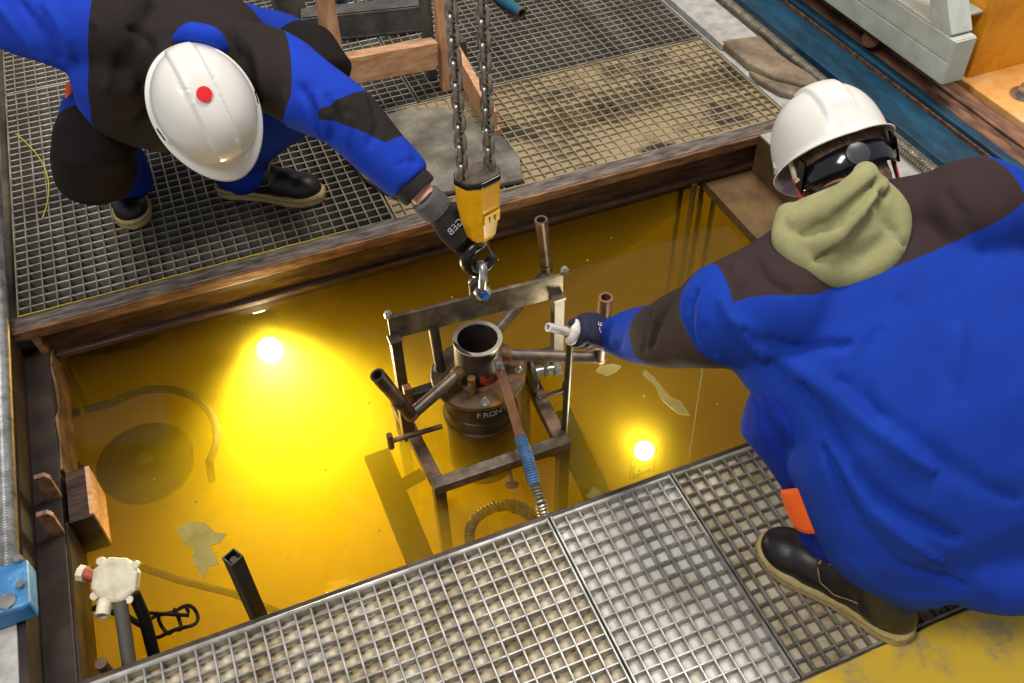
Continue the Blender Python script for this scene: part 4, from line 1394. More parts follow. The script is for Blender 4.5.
# body (one continuous surface under the clothes)
mb = MB()
Lh = head_shapes(mb, HC, HF, HU)
limb(mb, [HC - V(HU) * 0.05 - V(HF) * 0.03, N0 + SP * 0.02, N0 - SP * 0.06], [0.050, 0.052, 0.070])
mb.loft([ell(N0 - SP * t, U, DB, a, b) for t, a, b in ((0.0, 0.09, 0.05), (0.08, 0.19, 0.075), (0.25, 0.17, 0.09), (0.42, 0.15, 0.08), (0.55, 0.16, 0.08))])
limb(mb, [SL.lerp(N0, 0.15), EL, WL], [0.055, 0.042, 0.030])
limb(mb, [SR.lerp(N0, 0.15), ER, WR], [0.055, 0.042, 0.030])
limb(mb, [HL, KL, AL], [0.08, 0.058, 0.042])
limb(mb, [HR, KR, AR], [0.08, 0.058, 0.042])
limb(mb, [WL, WL + V((-0.03, 0.012, -0.006))], [0.030, 0.030])
hand_shapes(mb, WR, V((-0.6, 0.35, -0.45)), V((0.1, 0.3, 0.9)), 1, 0.35)
body = skin('body', mb, M['skin'], pr_, 0.006, 4)
eyes(Lh, HF, body)

# hair at the back of the head
f_, u_, r_ = frame_of(HF, HU)
hb_ = MB()
s = MB().ball((0, 0, 0), (0.102, 0.083, 0.098), 30)
hb_.add([HC + f_ * (p.x - 0.010) + r_ * p.y + u_ * (p.z + 0.020) for p in s.v if True], s.f)
s = MB().ball((0, 0, 0), (0.050, 0.066, 0.070), 24)
hb_.add([HC + f_ * (p.x - 0.048) + r_ * p.y + u_ * (p.z - 0.045) for p in s.v], s.f)


def hair_disp(P, N):
    d = P - np.array(HC)
    side = d @ np.array(r_)
    fwd = d @ np.array(f_)
    a = np.array([noise.noise(V((p * 160, q * 10, w * 14))) for p, q, w in zip(side, fwd, d @ np.array(u_))])
    back = smoothstep(0.055, 0.01, fwd)
    return a * 0.0035 - 0.018 * (1 - back)


s = MB().ball((0, 0, 0), (0.062, 0.067, 0.060), 24)
hb_.add([HC + f_ * (p.x - 0.050) + r_ * p.y + u_ * (p.z - 0.090) for p in s.v], s.f)
skin('hair', hb_, M['hair'], pr_, 0.005, 3, hair_disp)

# jacket
mb = MB()
mb.loft([ell(c, U, DB, hu, hd, 40) for c, hu, hd in (
    (HEM + V((0.075, -0.055, -0.040)), 0.262, 0.100), (HEM + V((0.030, 0, 0)), 0.290, 0.135), (HEM + SP * 0.05 + DB * 0.012 + U * 0.02, 0.302, 0.150), (HEM + SP * 0.14 + DB * 0.030 + U * 0.012, 0.303, 0.155),
    (HEM + SP * 0.25 + DB * 0.040, 0.295, 0.150), (HEM + SP * 0.34 + DB * 0.036, 0.275, 0.140), (HEM + SP * 0.43 + DB * 0.025, 0.262, 0.128),
    (N0 - SP * 0.10 + DB * 0.012, 0.245, 0.112), (N0 - SP * 0.03, 0.170, 0.088), (N0 + SP * 0.035, 0.088, 0.072))])
limb(mb, [SL + V((0.07, -0.005, 0.0)), SL + V((-0.005, 0.03, -0.035)), EL.lerp(SL, 0.4), EL, EL.lerp(WL, 0.5), WL + V((0.006, -0.03, 0.025)), WL], [0.100, 0.090, 0.078, 0.066, 0.060, 0.051, 0.045], 22)
limb(mb, [SR + V((-0.07, 0.005, 0.0)), SR + V((0.01, 0.02, -0.02)), ER, ER.lerp(WR, 0.6), WR + V((0.04, -0.02, 0.03))], [0.095, 0.092, 0.078, 0.066, 0.050], 22)

limb(mb, [N0 + SP * 0.01, N0.lerp(SR, 0.6) + V((0, 0, 0.01)), SR], [0.062, 0.070, 0.085], 20)
limb(mb, [N0 + SP * 0.01, N0.lerp(SL, 0.6), SL + V((-0.02, 0.03, -0.02))], [0.075, 0.085, 0.090], 20)
limb(mb, [V((0.82, 0.90, 0.48)), V((0.872, 0.78, 0.445)), V((0.885, 0.69, 0.375)), V((0.915, 0.625, 0.285))], [0.056, 0.068, 0.066, 0.056], 20)
limb(mb, [V((1.02, 0.515, 0.245)), V((1.12, 0.475, 0.215)), V((1.30, 0.475, 0.23))], [0.06, 0.068, 0.068], 20)
NP_, UP_, SPp, DBp = np.array(N0), np.array(U), np.array(SP), np.array(DB)


def yoke(P):
    d = P - NP_
    t = -(d @ SPp)
    u = d @ UP_
    bound = 0.088 - 0.25 * np.clip(u, -0.3, 0.3) ** 2 - 0.035 * smoothstep(0.14, 0.27, -u) + 0.010 * np.sin(u * 9)
    s = bound - t
    tl, _ = seg_t(P, SL, EL)
    s = np.minimum(s, u + 0.288 + 0.25 * (t - 0.05))
    s = np.minimum(s, 0.250 - u)
    return s


def elbow_patch(P):
    t, d = seg_t(P, EL, WL)
    t2, d2 = seg_t(P, SL, EL)
    e = np.array(WL - SL)
    e /= np.linalg.norm(e)
    q = (P - np.array(EL)) @ e
    upv_ = np.array(DB)
    side = (P - np.array(EL)) @ upv_
    s = np.minimum(q + 0.190 + 0.25 * side, 0.005 - q - 0.20 * side)
    lo = (P - np.array(EL)) @ np.array((-0.75, -0.35, 0.55))
    s = np.minimum(s, lo + 0.050)
    s[(d > 0.12) & (d2 > 0.12)] = -1
    return s


M['jacket_near'] = cloth_mat('blue_jacket_cloth', BLUE, [('yoke', DARK), ('elbow', DARK)])


def jdisp(P, N):
    d = P - NP_
    t = -(d @ SPp)
    back = smoothstep(0.0, 0.5, N @ DBp)
    base = cloth_noise(P, N, 0.0032, 2.0)
    fl = folds(P, [
        ([(0.757, 0.892, 0.59), (0.799, 0.861, 0.567), (0.853, 0.835, 0.557), (0.906, 0.806, 0.58)], 0.014, -0.013),
        ([(0.736, 0.946, 0.621), (0.75, 0.897, 0.589), (0.79, 0.865, 0.53)], 0.012, 0.008),
        ([(0.746, 0.911, 0.606), (0.821, 0.839, 0.537), (0.869, 0.704, 0.518), (0.949, 0.605, 0.458)], 0.020, 0.013),
        ([(0.815, 0.796, 0.526), (0.836, 0.708, 0.471), (0.869, 0.609, 0.412), (0.97, 0.516, 0.367)], 0.018, -0.015),
        ([(0.824, 0.774, 0.507), (0.831, 0.664, 0.446), (0.871, 0.571, 0.377), (0.947, 0.515, 0.321)], 0.013, 0.010),
        ([(0.815, 0.703, 0.462), (0.833, 0.611, 0.372), (0.889, 0.538, 0.307), (0.981, 0.483, 0.269)], 0.014, -0.012),
        ([(0.835, 0.59, 0.278), (0.907, 0.524, 0.218), (0.985, 0.471, 0.234)], 0.014, 0.007),
        ([(0.715, 0.984, 0.614), (0.693, 0.971, 0.587), (0.69, 0.944, 0.554), (0.718, 0.918, 0.513)], 0.010, -0.012),
        ([(0.735, 0.974, 0.62), (0.712, 0.955, 0.60), (0.705, 0.930, 0.560), (0.73, 0.905, 0.515)], 0.010, 0.009),
        ([(0.721, 1.056, 0.54), (0.698, 1.054, 0.495), (0.699, 1.065, 0.413)], 0.010, -0.009),
        ([(0.721, 1.085, 0.52), (0.698, 1.075, 0.47), (0.699, 1.080, 0.40)], 0.009, 0.006),
        ([(0.706, 1.117, 0.451), (0.693, 1.081, 0.441), (0.694, 1.093, 0.374)], 0.009, -0.006),
        ([(0.73, 1.22, 0.33), (0.70, 1.18, 0.33), (0.69, 1.20, 0.27)], 0.009, -0.007),
        ([(0.73, 1.25, 0.30), (0.70, 1.22, 0.29), (0.69, 1.24, 0.23)], 0.009, 0.006),
        ([(0.822, 0.979, 0.657), (0.807, 0.93, 0.654), (0.832, 0.893, 0.649)], 0.009, -0.009),
        ([(0.791, 0.997, 0.645), (0.776, 0.948, 0.639)], 0.010, 0.007),
        ([(1.151, 0.937, 0.729), (1.159, 0.871, 0.701), (1.18, 0.837, 0.654)], 0.014, -0.006),
        ([(1.005, 0.824, 0.626), (1.015, 0.75, 0.573), (1.023, 0.659, 0.54)], 0.022, -0.005),
        ([(0.863, 0.763, 0.552), (0.922, 0.665, 0.505), (1.006, 0.57, 0.444), (1.077, 0.521, 0.414)], 0.018, -0.008),
        ([(0.953, 0.798, 0.6), (0.902, 0.764, 0.558), (0.898, 0.69, 0.514)], 0.016, -0.006),
        ([(1.071, 0.746, 0.602), (0.996, 0.642, 0.521), (0.998, 0.549, 0.421), (1.013, 0.459, 0.27)], 0.024, 0.006),
    ])
    return base * (0.6 + 0.4 * smoothstep(0.1, 0.4, t)) + fl


jk = skin('jacket', mb, M['jacket_near'], pr_, 0.0075, 16, jdisp, {'yoke': yoke, 'elbow': elbow_patch})

# trousers
mb = MB()
limb(mb, [HL, HL.lerp(KL, 0.5) + V((0, 0, 0.02)), KL, KL.lerp(AL, 0.4) + V((0.01, -0.01, 0.01)), AL + V((0, 0, 0.03)), AL + V((-0.012, 0.02, -0.01))], [0.105, 0.088, 0.080, 0.084, 0.078, 0.068], 22)
limb(mb, [HR, HR.lerp(KR, 0.5), KR, KR.lerp(AR, 0.4), AR + V((0, 0, 0.03)), AR], [0.115, 0.100, 0.078, 0.080, 0.074, 0.070], 22)
mb.loft([ell(HL.lerp(HR, 0.5) + SP * t, U, DB, a, b) for t, a, b in ((-0.06, 0.17, 0.06), (0.0, 0.19, 0.08), (0.14, 0.17, 0.08))])


def knee_patch(P):
    c = np.array(KL.lerp(AL, 0.20) + V((0.035, -0.050, 0.050)))
    d = P - c
    ax_ = np.array((AL - KL).normalized())
    a = d @ ax_
    b = np.linalg.norm(d - a[:, None] * ax_, axis=1)
    return 1 - (a / 0.075) ** 2 - (b / 0.050) ** 2


M['trousers_near'] = cloth_mat('blue_trouser_cloth', '#12298a', [('patch', DARK)])
tro = skin('trousers', mb, M['trousers_near'], pr_, 0.0075, 6, lambda P, N: cloth_noise(P, N, 0.004, 5.0) + folds(P, [
    ([(0.79, 0.875, 0.455), (0.775, 0.79, 0.433), (0.799, 0.747, 0.36)], 0.010, -0.007),
    ([(0.795, 0.855, 0.474), (0.795, 0.786, 0.455), (0.802, 0.751, 0.41)], 0.010, 0.007),
    ([(0.811, 0.729, 0.347), (0.828, 0.708, 0.24), (0.847, 0.689, 0.155)], 0.010, -0.007)]), {'patch': knee_patch})
tabc = KL.lerp(AL, 0.60)
ax_ = (AL - KL).normalized()
sd = V((-0.62, -0.45, 0.20)).normalized()
sd = (sd - ax_ * sd.dot(ax_)).normalized()
tn = ax_.cross(sd)
tabm = MB()
rings = []
for i in range(9):
    t = i / 8
    w = 0.5 + 0.5 * math.sin(min(1, t * 1.3) * math.pi / 2)
    rings.append([tabc + ax_ * (-0.055 + 0.10 * t) + (sd * math.cos(a) + tn * math.sin(a)) * (0.093 + 0.002 * math.sin(9 * a)) for a in [(-0.46 + 0.92 * k / 8) * w + 0.10 for k in range(9)]])
tabm.loft(rings, cap=False)
to = obj('orange_tab', tabm, M['orange_tab'], tro, smooth=True)
to.modifiers.new('thick', 'SOLIDIFY').thickness = 0.003

# hood lying on the neck
mb = MB()
Hd = N0 + DB * 0.060 + SP * 0.006 - U * 0.047
X = lambda a, b, c: Hd + U * a * 0.68 + SP * b * 0.70 + DB * c * 0.8
mb.loft([ell(X(0.0, b, c), U, DB, hu * 0.8, hd * 0.8, 28) for b, c, hu, hd in ((-0.105, 0.012, 0.050, 0.020), (-0.09, 0.020, 0.095, 0.038), (-0.04, 0.030, 0.128, 0.055), (0.02, 0.034, 0.132, 0.060), (0.07, 0.028, 0.098, 0.055), (0.10, 0.012, 0.060, 0.045))])
limb(mb, [X(-0.10, 0.075, 0.0), X(-0.142, 0.01, 0.03), X(-0.105, -0.07, 0.045), X(-0.02, -0.115, 0.040), X(0.07, -0.09, 0.045), X(0.128, -0.01, 0.040), X(0.110, 0.08, 0.02)], [0.0240, 0.0288, 0.0320, 0.0288, 0.0304, 0.0304, 0.0240], 16, 5)
limb(mb, [X(-0.11, 0.055, 0.05), X(-0.03, 0.06, 0.088), X(0.06, 0.085, 0.085), X(0.10, 0.10, 0.05)], [0.0208, 0.0240, 0.0240, 0.0208], 14, 5)
limb(mb, [X(-0.12, -0.01, 0.055), X(-0.06, -0.010, 0.095), X(0.04, 0.035, 0.098), X(0.11, 0.06, 0.07)], [0.0160, 0.0208, 0.0208, 0.0160], 14, 5)


def hood_disp(P, N):
    fl = folds(P, [
        ([X(-0.13, 0.025, 0.08), X(-0.04, 0.028, 0.11), X(0.09, 0.075, 0.10)], 0.010, -0.014),
        ([X(-0.12, -0.045, 0.08), X(-0.03, -0.035, 0.11), X(0.07, 0.01, 0.11), X(0.12, 0.04, 0.08)], 0.011, -0.014),
        ([X(0.02, -0.02, 0.11), X(0.09, 0.05, 0.10)], 0.008, -0.008),
        ([X(0.10, -0.10, 0.08), X(0.075, 0.0, 0.10), X(0.085, 0.07, 0.10)], 0.008, -0.008)])
    return fl + cloth_noise(P, N, 0.003, 8.0)


skin('hood', mb, M['hood'], pr_, 0.006, 4, hood_disp)

# helmet and what hangs from it
hel, (hf, hu_, hr) = helmet(HC + V(HU) * 0.040 + V(HF) * 0.006, HF, V(HU) + V(HF) * -0.16, pr_, None)
hole = HC + V(HU) * 0.040
for s in (-1, 1):
    p0 = Lh(-0.035, s * 0.092, 0.045)
    p1 = Lh(-0.030, s * 0.094, 0.005)
    obj('suspension_clip', MB().bar(p0, p1, 0.016, 0.006, up=r_ * s).bar(p1, Lh(-0.05, s * 0.090, -0.010), 0.013, 0.005, up=r_ * s), M['cream'], hel, bevel=0.002)
    obj('chin_strap', MB().bar(Lh(-0.022, s * 0.094, 0.010), Lh(-0.012, s * 0.088, -0.095), 0.014, 0.003, up=r_ * s), M['strap_red'], hel)
    obj('strap_buckle', MB().bar(Lh(-0.014, s * 0.089, -0.082), Lh(-0.012, s * 0.087, -0.098), 0.020, 0.006, up=r_ * s), M['zinc'], hel, bevel=0.002)
vs = []
for i in range(15):
    a = math.radians(-82 + 164 * i / 14)
    hgt = 0.023 - 0.006 * abs(math.sin(a)) ** 3
    for h in (-hgt, -hgt * 0.5, 0, hgt * 0.5, hgt):
        bul = 0.006 * (1 - (h / 0.028) ** 2)
        vs.append(Lh(-0.010 - (0.100 + bul) * math.cos(a), (0.090 + bul) * math.sin(a), -0.008 + h))
gm = MB().add(vs, [(5 * i + j, 5 * i + j + 5, 5 * i + j + 6, 5 * i + j + 1) for i in range(14) for j in range(4)])
go = obj('goggles', gm, M['lens_dark'], pr_, smooth=True)
go.modifiers.new('thick', 'SOLIDIFY').thickness = 0.004
gd = V(f_) * -1
obj('lens_disc', MB().lathe([(0.021, -0.004), (0.021, 0.004), (0.014, 0.006), (0.0, 0.0065)], Lh(-0.1165, -0.004, -0.008), gd, 24), M['lens_disc'], go, smooth=True)
for s in (-1, 1):
    obj("strap", MB().bar(Lh(-0.030, s * 0.095, -0.015), Lh(-0.075, s * 0.085, 0.020), 0.024, 0.004, up=r_), M["black"], go)

# gloved fist round the handle bar
b0, b1 = V((0.605, 1.360, 0.226)), V((0.766, 1.368, 0.111))
bd = (b1 - b0).normalized()
top = V((-0.05, -0.55, 0.82))
top = (top - bd * top.dot(bd)).normalized()
fr_ = bd.cross(top)
if fr_.y > 0:
    fr_ = -fr_
gl_ = MB()
bp = lambda s_, a, r: b0 + bd * (s_ * 1.08 + 0.012) + (top * math.cos(a) + fr_ * math.sin(a)) * r
for i, s_ in enumerate((0.072, 0.091, 0.110, 0.128)):
    rr = 0.0235 if i in (1, 2) else 0.022
    pts = [bp(s_ + 0.004, math.radians(-70), rr + 0.012), bp(s_, math.radians(-15), rr + 0.010), bp(s_, math.radians(40), rr + 0.004), bp(s_, math.radians(95), rr), bp(s_, math.radians(150), rr - 0.001), bp(s_ + 0.002, math.radians(195), rr - 0.002)]
    r = 0.0118 if i < 3 else 0.0105
    limb(gl_, pts, [r * 1.05, r * 1.12, r * 1.08, r, r * 0.95, r * 0.8], 10, 3)
# back of the hand, heel and wrist
gl_.loft([ell(bp(s_, math.radians(a), rad), (top * math.cos(math.radians(a + 90)) + fr_ * math.sin(math.radians(a + 90))), (top * math.cos(math.radians(a)) + fr_ * math.sin(math.radians(a))), w * 1.14, h * 1.12, 20) for s_, a, rad, w, h in ((0.062, -22, 0.026, 0.026, 0.012), (0.085, -22, 0.028, 0.036, 0.017), (0.11, -18, 0.029, 0.040, 0.018), (0.135, -10, 0.026, 0.038, 0.019), (0.152, 0, 0.018, 0.031, 0.022), (0.166, 0, 0.008, 0.029, 0.024))])
limb(gl_, [bp(0.120, math.radians(-70), 0.030), bp(0.088, math.radians(-95), 0.030), bp(0.062, math.radians(-75), 0.024), bp(0.044, math.radians(-50), 0.021)], [0.0150, 0.0125, 0.0115, 0.0090], 10, 3)
gv = skin('glove', gl_, [M['glove_navy']], pr_, 0.0036, 3)
tipm = MB()
limb(tipm, [bp(0.058, math.radians(-60), 0.0225), bp(0.050, math.radians(10), 0.021), bp(0.053, math.radians(75), 0.021), bp(0.058, math.radians(120), 0.020)], [0.0115, 0.0125, 0.0120, 0.0105], 12, 3)
skin('index_finger', tipm, M['glove_tip'], gv, 0.0036, 3)
mk = MB()
for k, (s_, a0, a1) in enumerate(((0.142, -48, 55), (0.146, -46, 50))):
    pass
vs = []
for i in range(12):
    a = math.radians(-40 + 88 * i / 11)
    w = 0.0038 * math.sin(math.pi * (i + 0.6) / 12)
    for q in (-w, w):
        vs.append(bp(0.141 + 0.004 * math.cos(a) + q, a, 0.0505 - 0.010 * (a / 1.2) ** 2))
mk.add(vs, [(2 * i, 2 * i + 2, 2 * i + 3, 2 * i + 1) for i in range(11)])
ob_ = obj('print_band', mk, M['logo'], gv, recalc=False)
ob_.modifiers.new('thick', 'SOLIDIFY').thickness = 0.0012
for word, s_, a in (('GE', 0.104, -12), ('GB', 0.098, 32)):
    p = bp(s_, math.radians(a), 0.0485 if a < 0 else 0.0385)
    up_d = bd * -1
    nn_ = (top * math.cos(math.radians(a)) + fr_ * math.sin(math.radians(a)))
    rt = up_d.cross(nn_)
    obj('lettering', text_mb(word, 0.025, p, rt, up_d), M['logo'], gv, recalc=False)

bL = boot((0.843, 0.808, 0), (0.992, 0.515, 0), pr_, AL + V((0.0, 0, 0.05)))
bR = boot((1.34, 0.86, 0), (1.40, 0.53, 0), pr_, AR)
# ------------------------------------------------------------------ the squatting worker with the red dotted helmet
pl_ = thing('person', 'squatting worker with red dot on white helmet, reaching to the hook', 'person', (0.0, 2.45, 0.0))
N1, S1, S2 = V((0.02, 2.06, 0.655)), V((0.185, 2.07, 0.605)), V((-0.155, 2.20, 0.700))
U1 = (S1 - S2).normalized()
HIP = V((0.03, 2.70, 0.40))
SP1 = (N1 - HIP).normalized()
D1 = SP1.cross(U1).normalized()
if D1.z < 0:
    D1 = -D1
E1, W1 = V((0.322, 1.845, 0.555)), V((0.438, 1.690, 0.412))
E2, W2 = V((-0.44, 2.43, 0.72)), V((-0.66, 2.42, 0.55))
HC1 = V((0.032, 1.935, 0.600))
HF1, HU1 = V((0.16, -0.66, -0.74)), V((0.03, -0.75, 0.66))
K1, A1, H1 = V((0.345, 2.25, 0.455)), V((0.075, 2.44, 0.11)), V((0.13, 2.66, 0.38))
K2, A2, H2 = V((-0.262, 2.20, 0.370)), V((-0.228, 2.53, 0.11)), V((-0.09, 2.68, 0.38))

mb = MB()
Lq = head_shapes(mb, HC1, HF1, HU1)
limb(mb, [HC1 - HU1.normalized() * 0.05 - HF1.normalized() * 0.03, N1, N1 - SP1 * 0.06], [0.056, 0.058, 0.07])
mb.loft([ell(N1 - SP1 * t, U1, D1, a, b) for t, a, b in ((0.0, 0.08, 0.05), (0.08, 0.16, 0.075), (0.25, 0.15, 0.085), (0.45, 0.14, 0.08), (0.62, 0.15, 0.09))])
limb(mb, [S1.lerp(N1, 0.15), E1, W1, W1.lerp(V((0.47, 1.645, 0.37)), 0.6)], [0.052, 0.040, 0.029, 0.029])
limb(mb, [S2.lerp(N1, 0.15), E2, W2], [0.052, 0.040, 0.029])
limb(mb, [H1, K1, A1], [0.08, 0.056, 0.040])
limb(mb, [H2, K2, A2], [0.08, 0.056, 0.040])
hand_shapes(mb, W2, V((-0.5, -0.2, -0.8)), V((-0.8, 0.1, 0.5)), 1, 0.4)
body = skin('body', mb, M['skin'], pl_, 0.006, 4)
eyes(Lq, HF1, body)
f1, u1, r1 = frame_of(HF1, HU1)
s = MB().ball((0, 0, 0), (0.100, 0.081, 0.096), 26)
hm = MB().add([HC1 + f1 * (p.x - 0.012) + r1 * p.y + u1 * (p.z + 0.020) for p in s.v], s.f)
skin('hair', hm, M['hair'], pl_, 0.006, 2, lambda P, N: -0.018 * smoothstep(0.01, 0.055, (P - np.array(HC1)) @ np.array(f1)))

# trousers
mb = MB()
limb(mb, [H1, H1.lerp(K1, 0.5) + V((0, 0, 0.02)), K1, K1.lerp(A1, 0.45), A1 + V((0.01, -0.01, 0.04)), A1 + V((0.02, -0.015, -0.01))], [0.115, 0.104, 0.088, 0.088, 0.080, 0.076], 22)
limb(mb, [H2, H2.lerp(K2, 0.5) + V((0, 0, 0.02)), K2, K2.lerp(A2, 0.45), A2 + V((0, -0.01, 0.04)), A2 + V((0.005, -0.02, -0.01))], [0.115, 0.106, 0.092, 0.086, 0.076, 0.072], 22)
mb.loft([ell(HIP + SP1 * t, U1, D1, a, b) for t, a, b in ((-0.12, 0.15, 0.10), (0.0, 0.19, 0.14), (0.14, 0.17, 0.12))])


def dark_knees(P):
    s = np.full(len(P), -1.0)
    for H, K, A in ((H1, K1, A1), (H2, K2, A2)):
        t, d = seg_t(P, H, K)
        d1 = np.linalg.norm(P - np.array(K), axis=1)
        a = np.minimum(np.minimum(t - 0.52, 1.3 - t), (0.16 - d) * 6)
        tt, dd = seg_t(P, K, A)
        b = np.minimum(np.minimum(0.33 - tt, tt + 0.5), (0.135 - dd) * 6)
        s = np.maximum(s, np.minimum(a, b))
    return s


M['trousers_far'] = cloth_mat('blue_and_black_trouser_cloth', '#18369c', [('knee', '#1f1a19')])
skin('trousers', mb, M['trousers_far'], pl_, 0.0085, 6, lambda P, N: cloth_noise(P, N, 0.006, 12.0) + folds(P, [([K1 + V((-0.05, -0.02, 0.07)), K1 + V((-0.02, -0.09, 0.0))], 0.014, 0.008)]), {'knee': dark_knees})

# jacket
mb = MB()
mb.loft([ell(c, U1, D1, hu, hd, 36) for c, hu, hd in (
    (HIP + SP1 * 0.02 - D1 * 0.01, 0.205, 0.150), (HIP + SP1 * 0.15 + D1 * 0.02, 0.210, 0.145), (HIP + SP1 * 0.32 + D1 * 0.03, 0.215, 0.135),
    (HIP + SP1 * 0.47 + D1 * 0.02, 0.220, 0.120), (N1 - SP1 * 0.10 + D1 * 0.012, 0.200, 0.105), (N1 - SP1 * 0.03, 0.14, 0.085), (N1 + SP1 * 0.03, 0.080, 0.070))])
limb(mb, [S1 + V((-0.06, 0.03, 0.0)), S1 + V((0.02, -0.02, -0.015)), S1.lerp(E1, 0.6), E1, E1.lerp(W1, 0.45), E1.lerp(W1, 0.82), W1 - (W1 - E1).normalized() * 0.045], [0.100, 0.098, 0.086, 0.074, 0.062, 0.056, 0.046], 22)
limb(mb, [S2 + V((0.06, -0.02, 0.0)), S2 + V((-0.03, 0.03, 0.0)), E2, E2.lerp(W2, 0.5), W2], [0.105, 0.105, 0.080, 0.066, 0.050], 22)

limb(mb, [V((-0.13, 2.16, 0.60)), V((-0.14, 2.19, 0.52)), V((-0.05, 2.16, 0.47))], [0.10, 0.095, 0.09], 20)
limb(mb, [N1 - SP1 * 0.03, N1 + SP1 * 0.025 - D1 * 0.025], [0.086, 0.066], 20)


def yoke1(P):
    d = P - np.array(N1)
    u = d @ np.array(U1)
    t = -(d @ np.array(SP1))
    s = np.minimum(u + 0.200 + 0.10 * (t - 0.1), 0.205 - u - 0.30 * (t - 0.0))
    return s


def elbow1(P):
    t, d = seg_t(P, E1, W1)
    e = np.array((W1 - E1).normalized())
    q = (P - np.array(E1)) @ e
    up1 = np.array(V((0.60, 0.62, 0.50)).normalized())
    side = (P - np.array(E1)) @ up1
    s = np.minimum(q + 0.028 - 0.35 * side, 0.118 - q + 0.25 * side)
    s = np.minimum(s, side + 0.040)
    s = np.minimum(s, (0.125 - d) * 5)
    return s


M['jacket_far'] = cloth_mat('blue_and_black_jacket_cloth', '#1c3cae', [('yoke', '#2b2523'), ('elbow', '#2b2523')])


def jd1(P, N):
    return cloth_noise(P, N, 0.004, 21.0) + folds(P, [
        ([(0.207, 1.893, 0.62), (0.205, 1.88, 0.58), (0.202, 1.893, 0.538)], 0.012, 0.010),
        ([(0.235, 1.875, 0.64), (0.241, 1.862, 0.629), (0.25, 1.823, 0.592), (0.24, 1.81, 0.53)], 0.011, -0.011),
        ([(0.262, 1.84, 0.635), (0.27, 1.81, 0.60), (0.255, 1.80, 0.535)], 0.011, 0.010),
        ([(0.282, 1.825, 0.633), (0.29, 1.793, 0.599), (0.273, 1.788, 0.544)], 0.010, -0.010),
        ([(0.305, 1.81, 0.62), (0.315, 1.78, 0.59), (0.30, 1.765, 0.54)], 0.010, 0.008),
        ([(0.15, 2.066, 0.707), (0.178, 1.978, 0.66), (0.167, 1.937, 0.586)], 0.014, 0.011),
        ([(0.12, 2.05, 0.70), (0.145, 1.985, 0.65), (0.14, 1.95, 0.58)], 0.012, -0.012),
        ([(0.055, 2.021, 0.667), (0.108, 2.0, 0.628), (0.138, 1.977, 0.583)], 0.012, -0.009),
        ([(-0.271, 2.215, 0.78), (-0.242, 2.148, 0.729), (-0.231, 2.14, 0.671)], 0.014, -0.012),
        ([(-0.22, 2.183, 0.784), (-0.203, 2.128, 0.742), (-0.202, 2.117, 0.688)], 0.014, 0.010),
        ([(-0.32, 2.24, 0.77), (-0.29, 2.18, 0.72), (-0.27, 2.16, 0.66)], 0.014, 0.010),
        ([(0.376, 1.818, 0.6), (0.378, 1.774, 0.575), (0.345, 1.739, 0.541)], 0.010, -0.008),
        ([(0.396, 1.743, 0.538), (0.418, 1.726, 0.516), (0.414, 1.698, 0.496)], 0.009, 0.006),
        ([(-0.068, 2.089, 0.732), (-0.041, 2.062, 0.692), (-0.088, 2.071, 0.6)], 0.014, -0.010),
        ([(-0.131, 2.104, 0.761), (-0.121, 2.083, 0.699), (-0.159, 2.07, 0.618)], 0.014, 0.009),
        ([(0.313, 1.789, 0.608), (0.339, 1.773, 0.591), (0.343, 1.758, 0.569)], 0.009, -0.006),
        ([(0.398, 1.703, 0.497), (0.434, 1.709, 0.496), (0.453, 1.708, 0.478)], 0.008, -0.006)])


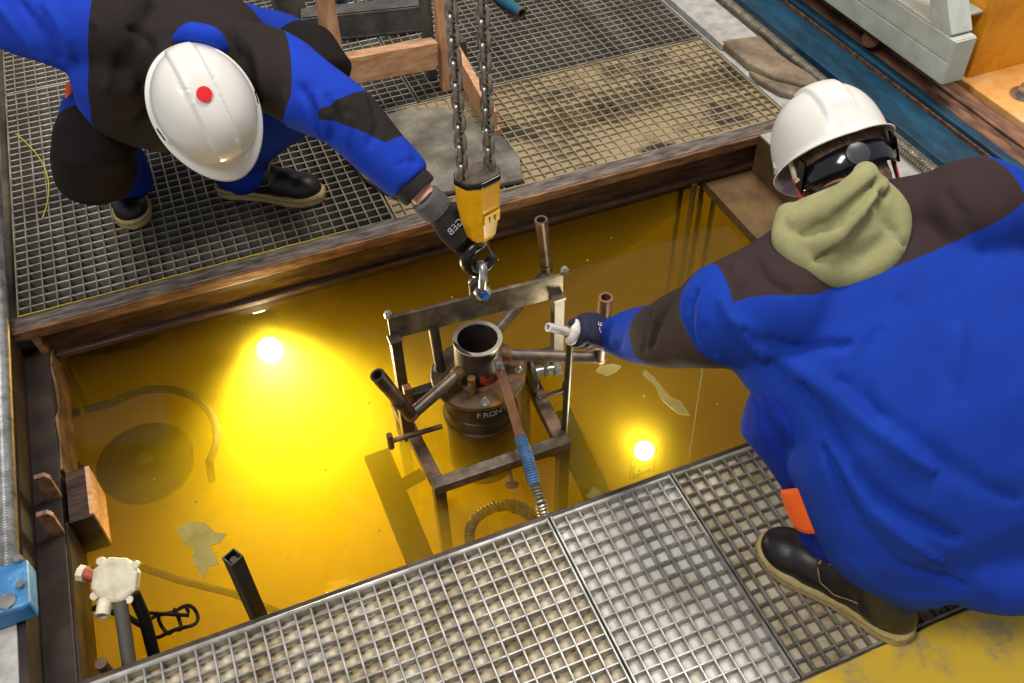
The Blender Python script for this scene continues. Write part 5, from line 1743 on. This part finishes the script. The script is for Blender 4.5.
skin('jacket', mb, M['jacket_far'], pl_, 0.0085, 7, jd1, {'yoke': yoke1, 'elbow': elbow1})
cl_ = MB()
limb(cl_, [N1 + SP1 * 0.045 + U1 * 0.080 + D1 * 0.045, N1 + SP1 * 0.06 + U1 * 0.055 + D1 * 0.066, N1 + SP1 * 0.06 + U1 * 0.010 + D1 * 0.066, N1 + SP1 * 0.045 - U1 * 0.015 + D1 * 0.045], [0.014, 0.022, 0.022, 0.014], 14)
skin('collar', cl_, M['cuff'] if False else cloth_mat('blue_collar_cloth', '#1c3cae', []), pl_, 0.006, 3)
dW = (W1 - E1).normalized()
obj('cuff', MB().lathe([(0.036, -0.055), (0.047, -0.052), (0.046, -0.012), (0.043, -0.008), (0.034, -0.012)], W1, dW, 24), M['cuff'], pl_, smooth=True)
tabm = MB().tube([V((-0.255, 2.36, 0.50)), V((-0.268, 2.34, 0.475)), V((-0.258, 2.32, 0.455)), V((-0.243, 2.31, 0.46))], 0.008, 8)
obj('orange_tab', tabm, M['orange_tab'], pl_, smooth=True)

# glove closing on the hook
GW = V((0.461, 1.662, 0.383))
gd_ = V((0.052, -0.030, -0.075)).normalized()
gn_ = V((-0.10, -0.80, 0.55))
gm_ = MB()
limb(gm_, [GW - gd_ * 0.020, GW + gd_ * 0.02], [0.033, 0.033], 18)
hand_shapes(gm_, GW, gd_, gn_, -1, [0.55, 0.6, 0.62, 0.65], 0.19, 0.8, 1.05)
gv1 = skin('glove', gm_, M['glove_black'], pl_, 0.0038, 3)
obj('glove_cuff', MB().lathe([(0.031, -0.042), (0.037, -0.040), (0.038, -0.005), (0.036, 0.004), (0.030, 0.004)], GW, gd_, 22), M['glove_cuff'], gv1, smooth=True)
gnn = (gn_ - gd_ * gn_.dot(gd_)).normalized()
obj('lettering', text_mb('GEB', 0.024, GW + gd_ * 0.052 + gnn * 0.0215, gd_.cross(gnn) * -1 if False else gnn.cross(gd_) * -1, gd_ * -1), M['logo'], gv1, recalc=False)

helmet(HC1 + u1 * 0.038 + f1 * 0.006, HF1, HU1, pl_, 0.004)
boot((0.302, 2.318, 0), (0.015, 2.485, 0), pl_, A1 + V((0, 0, 0.04)))
boot((-0.238, 2.395, 0), (-0.225, 2.715, 0), pl_, A2 + V((0, 0, 0.04)))
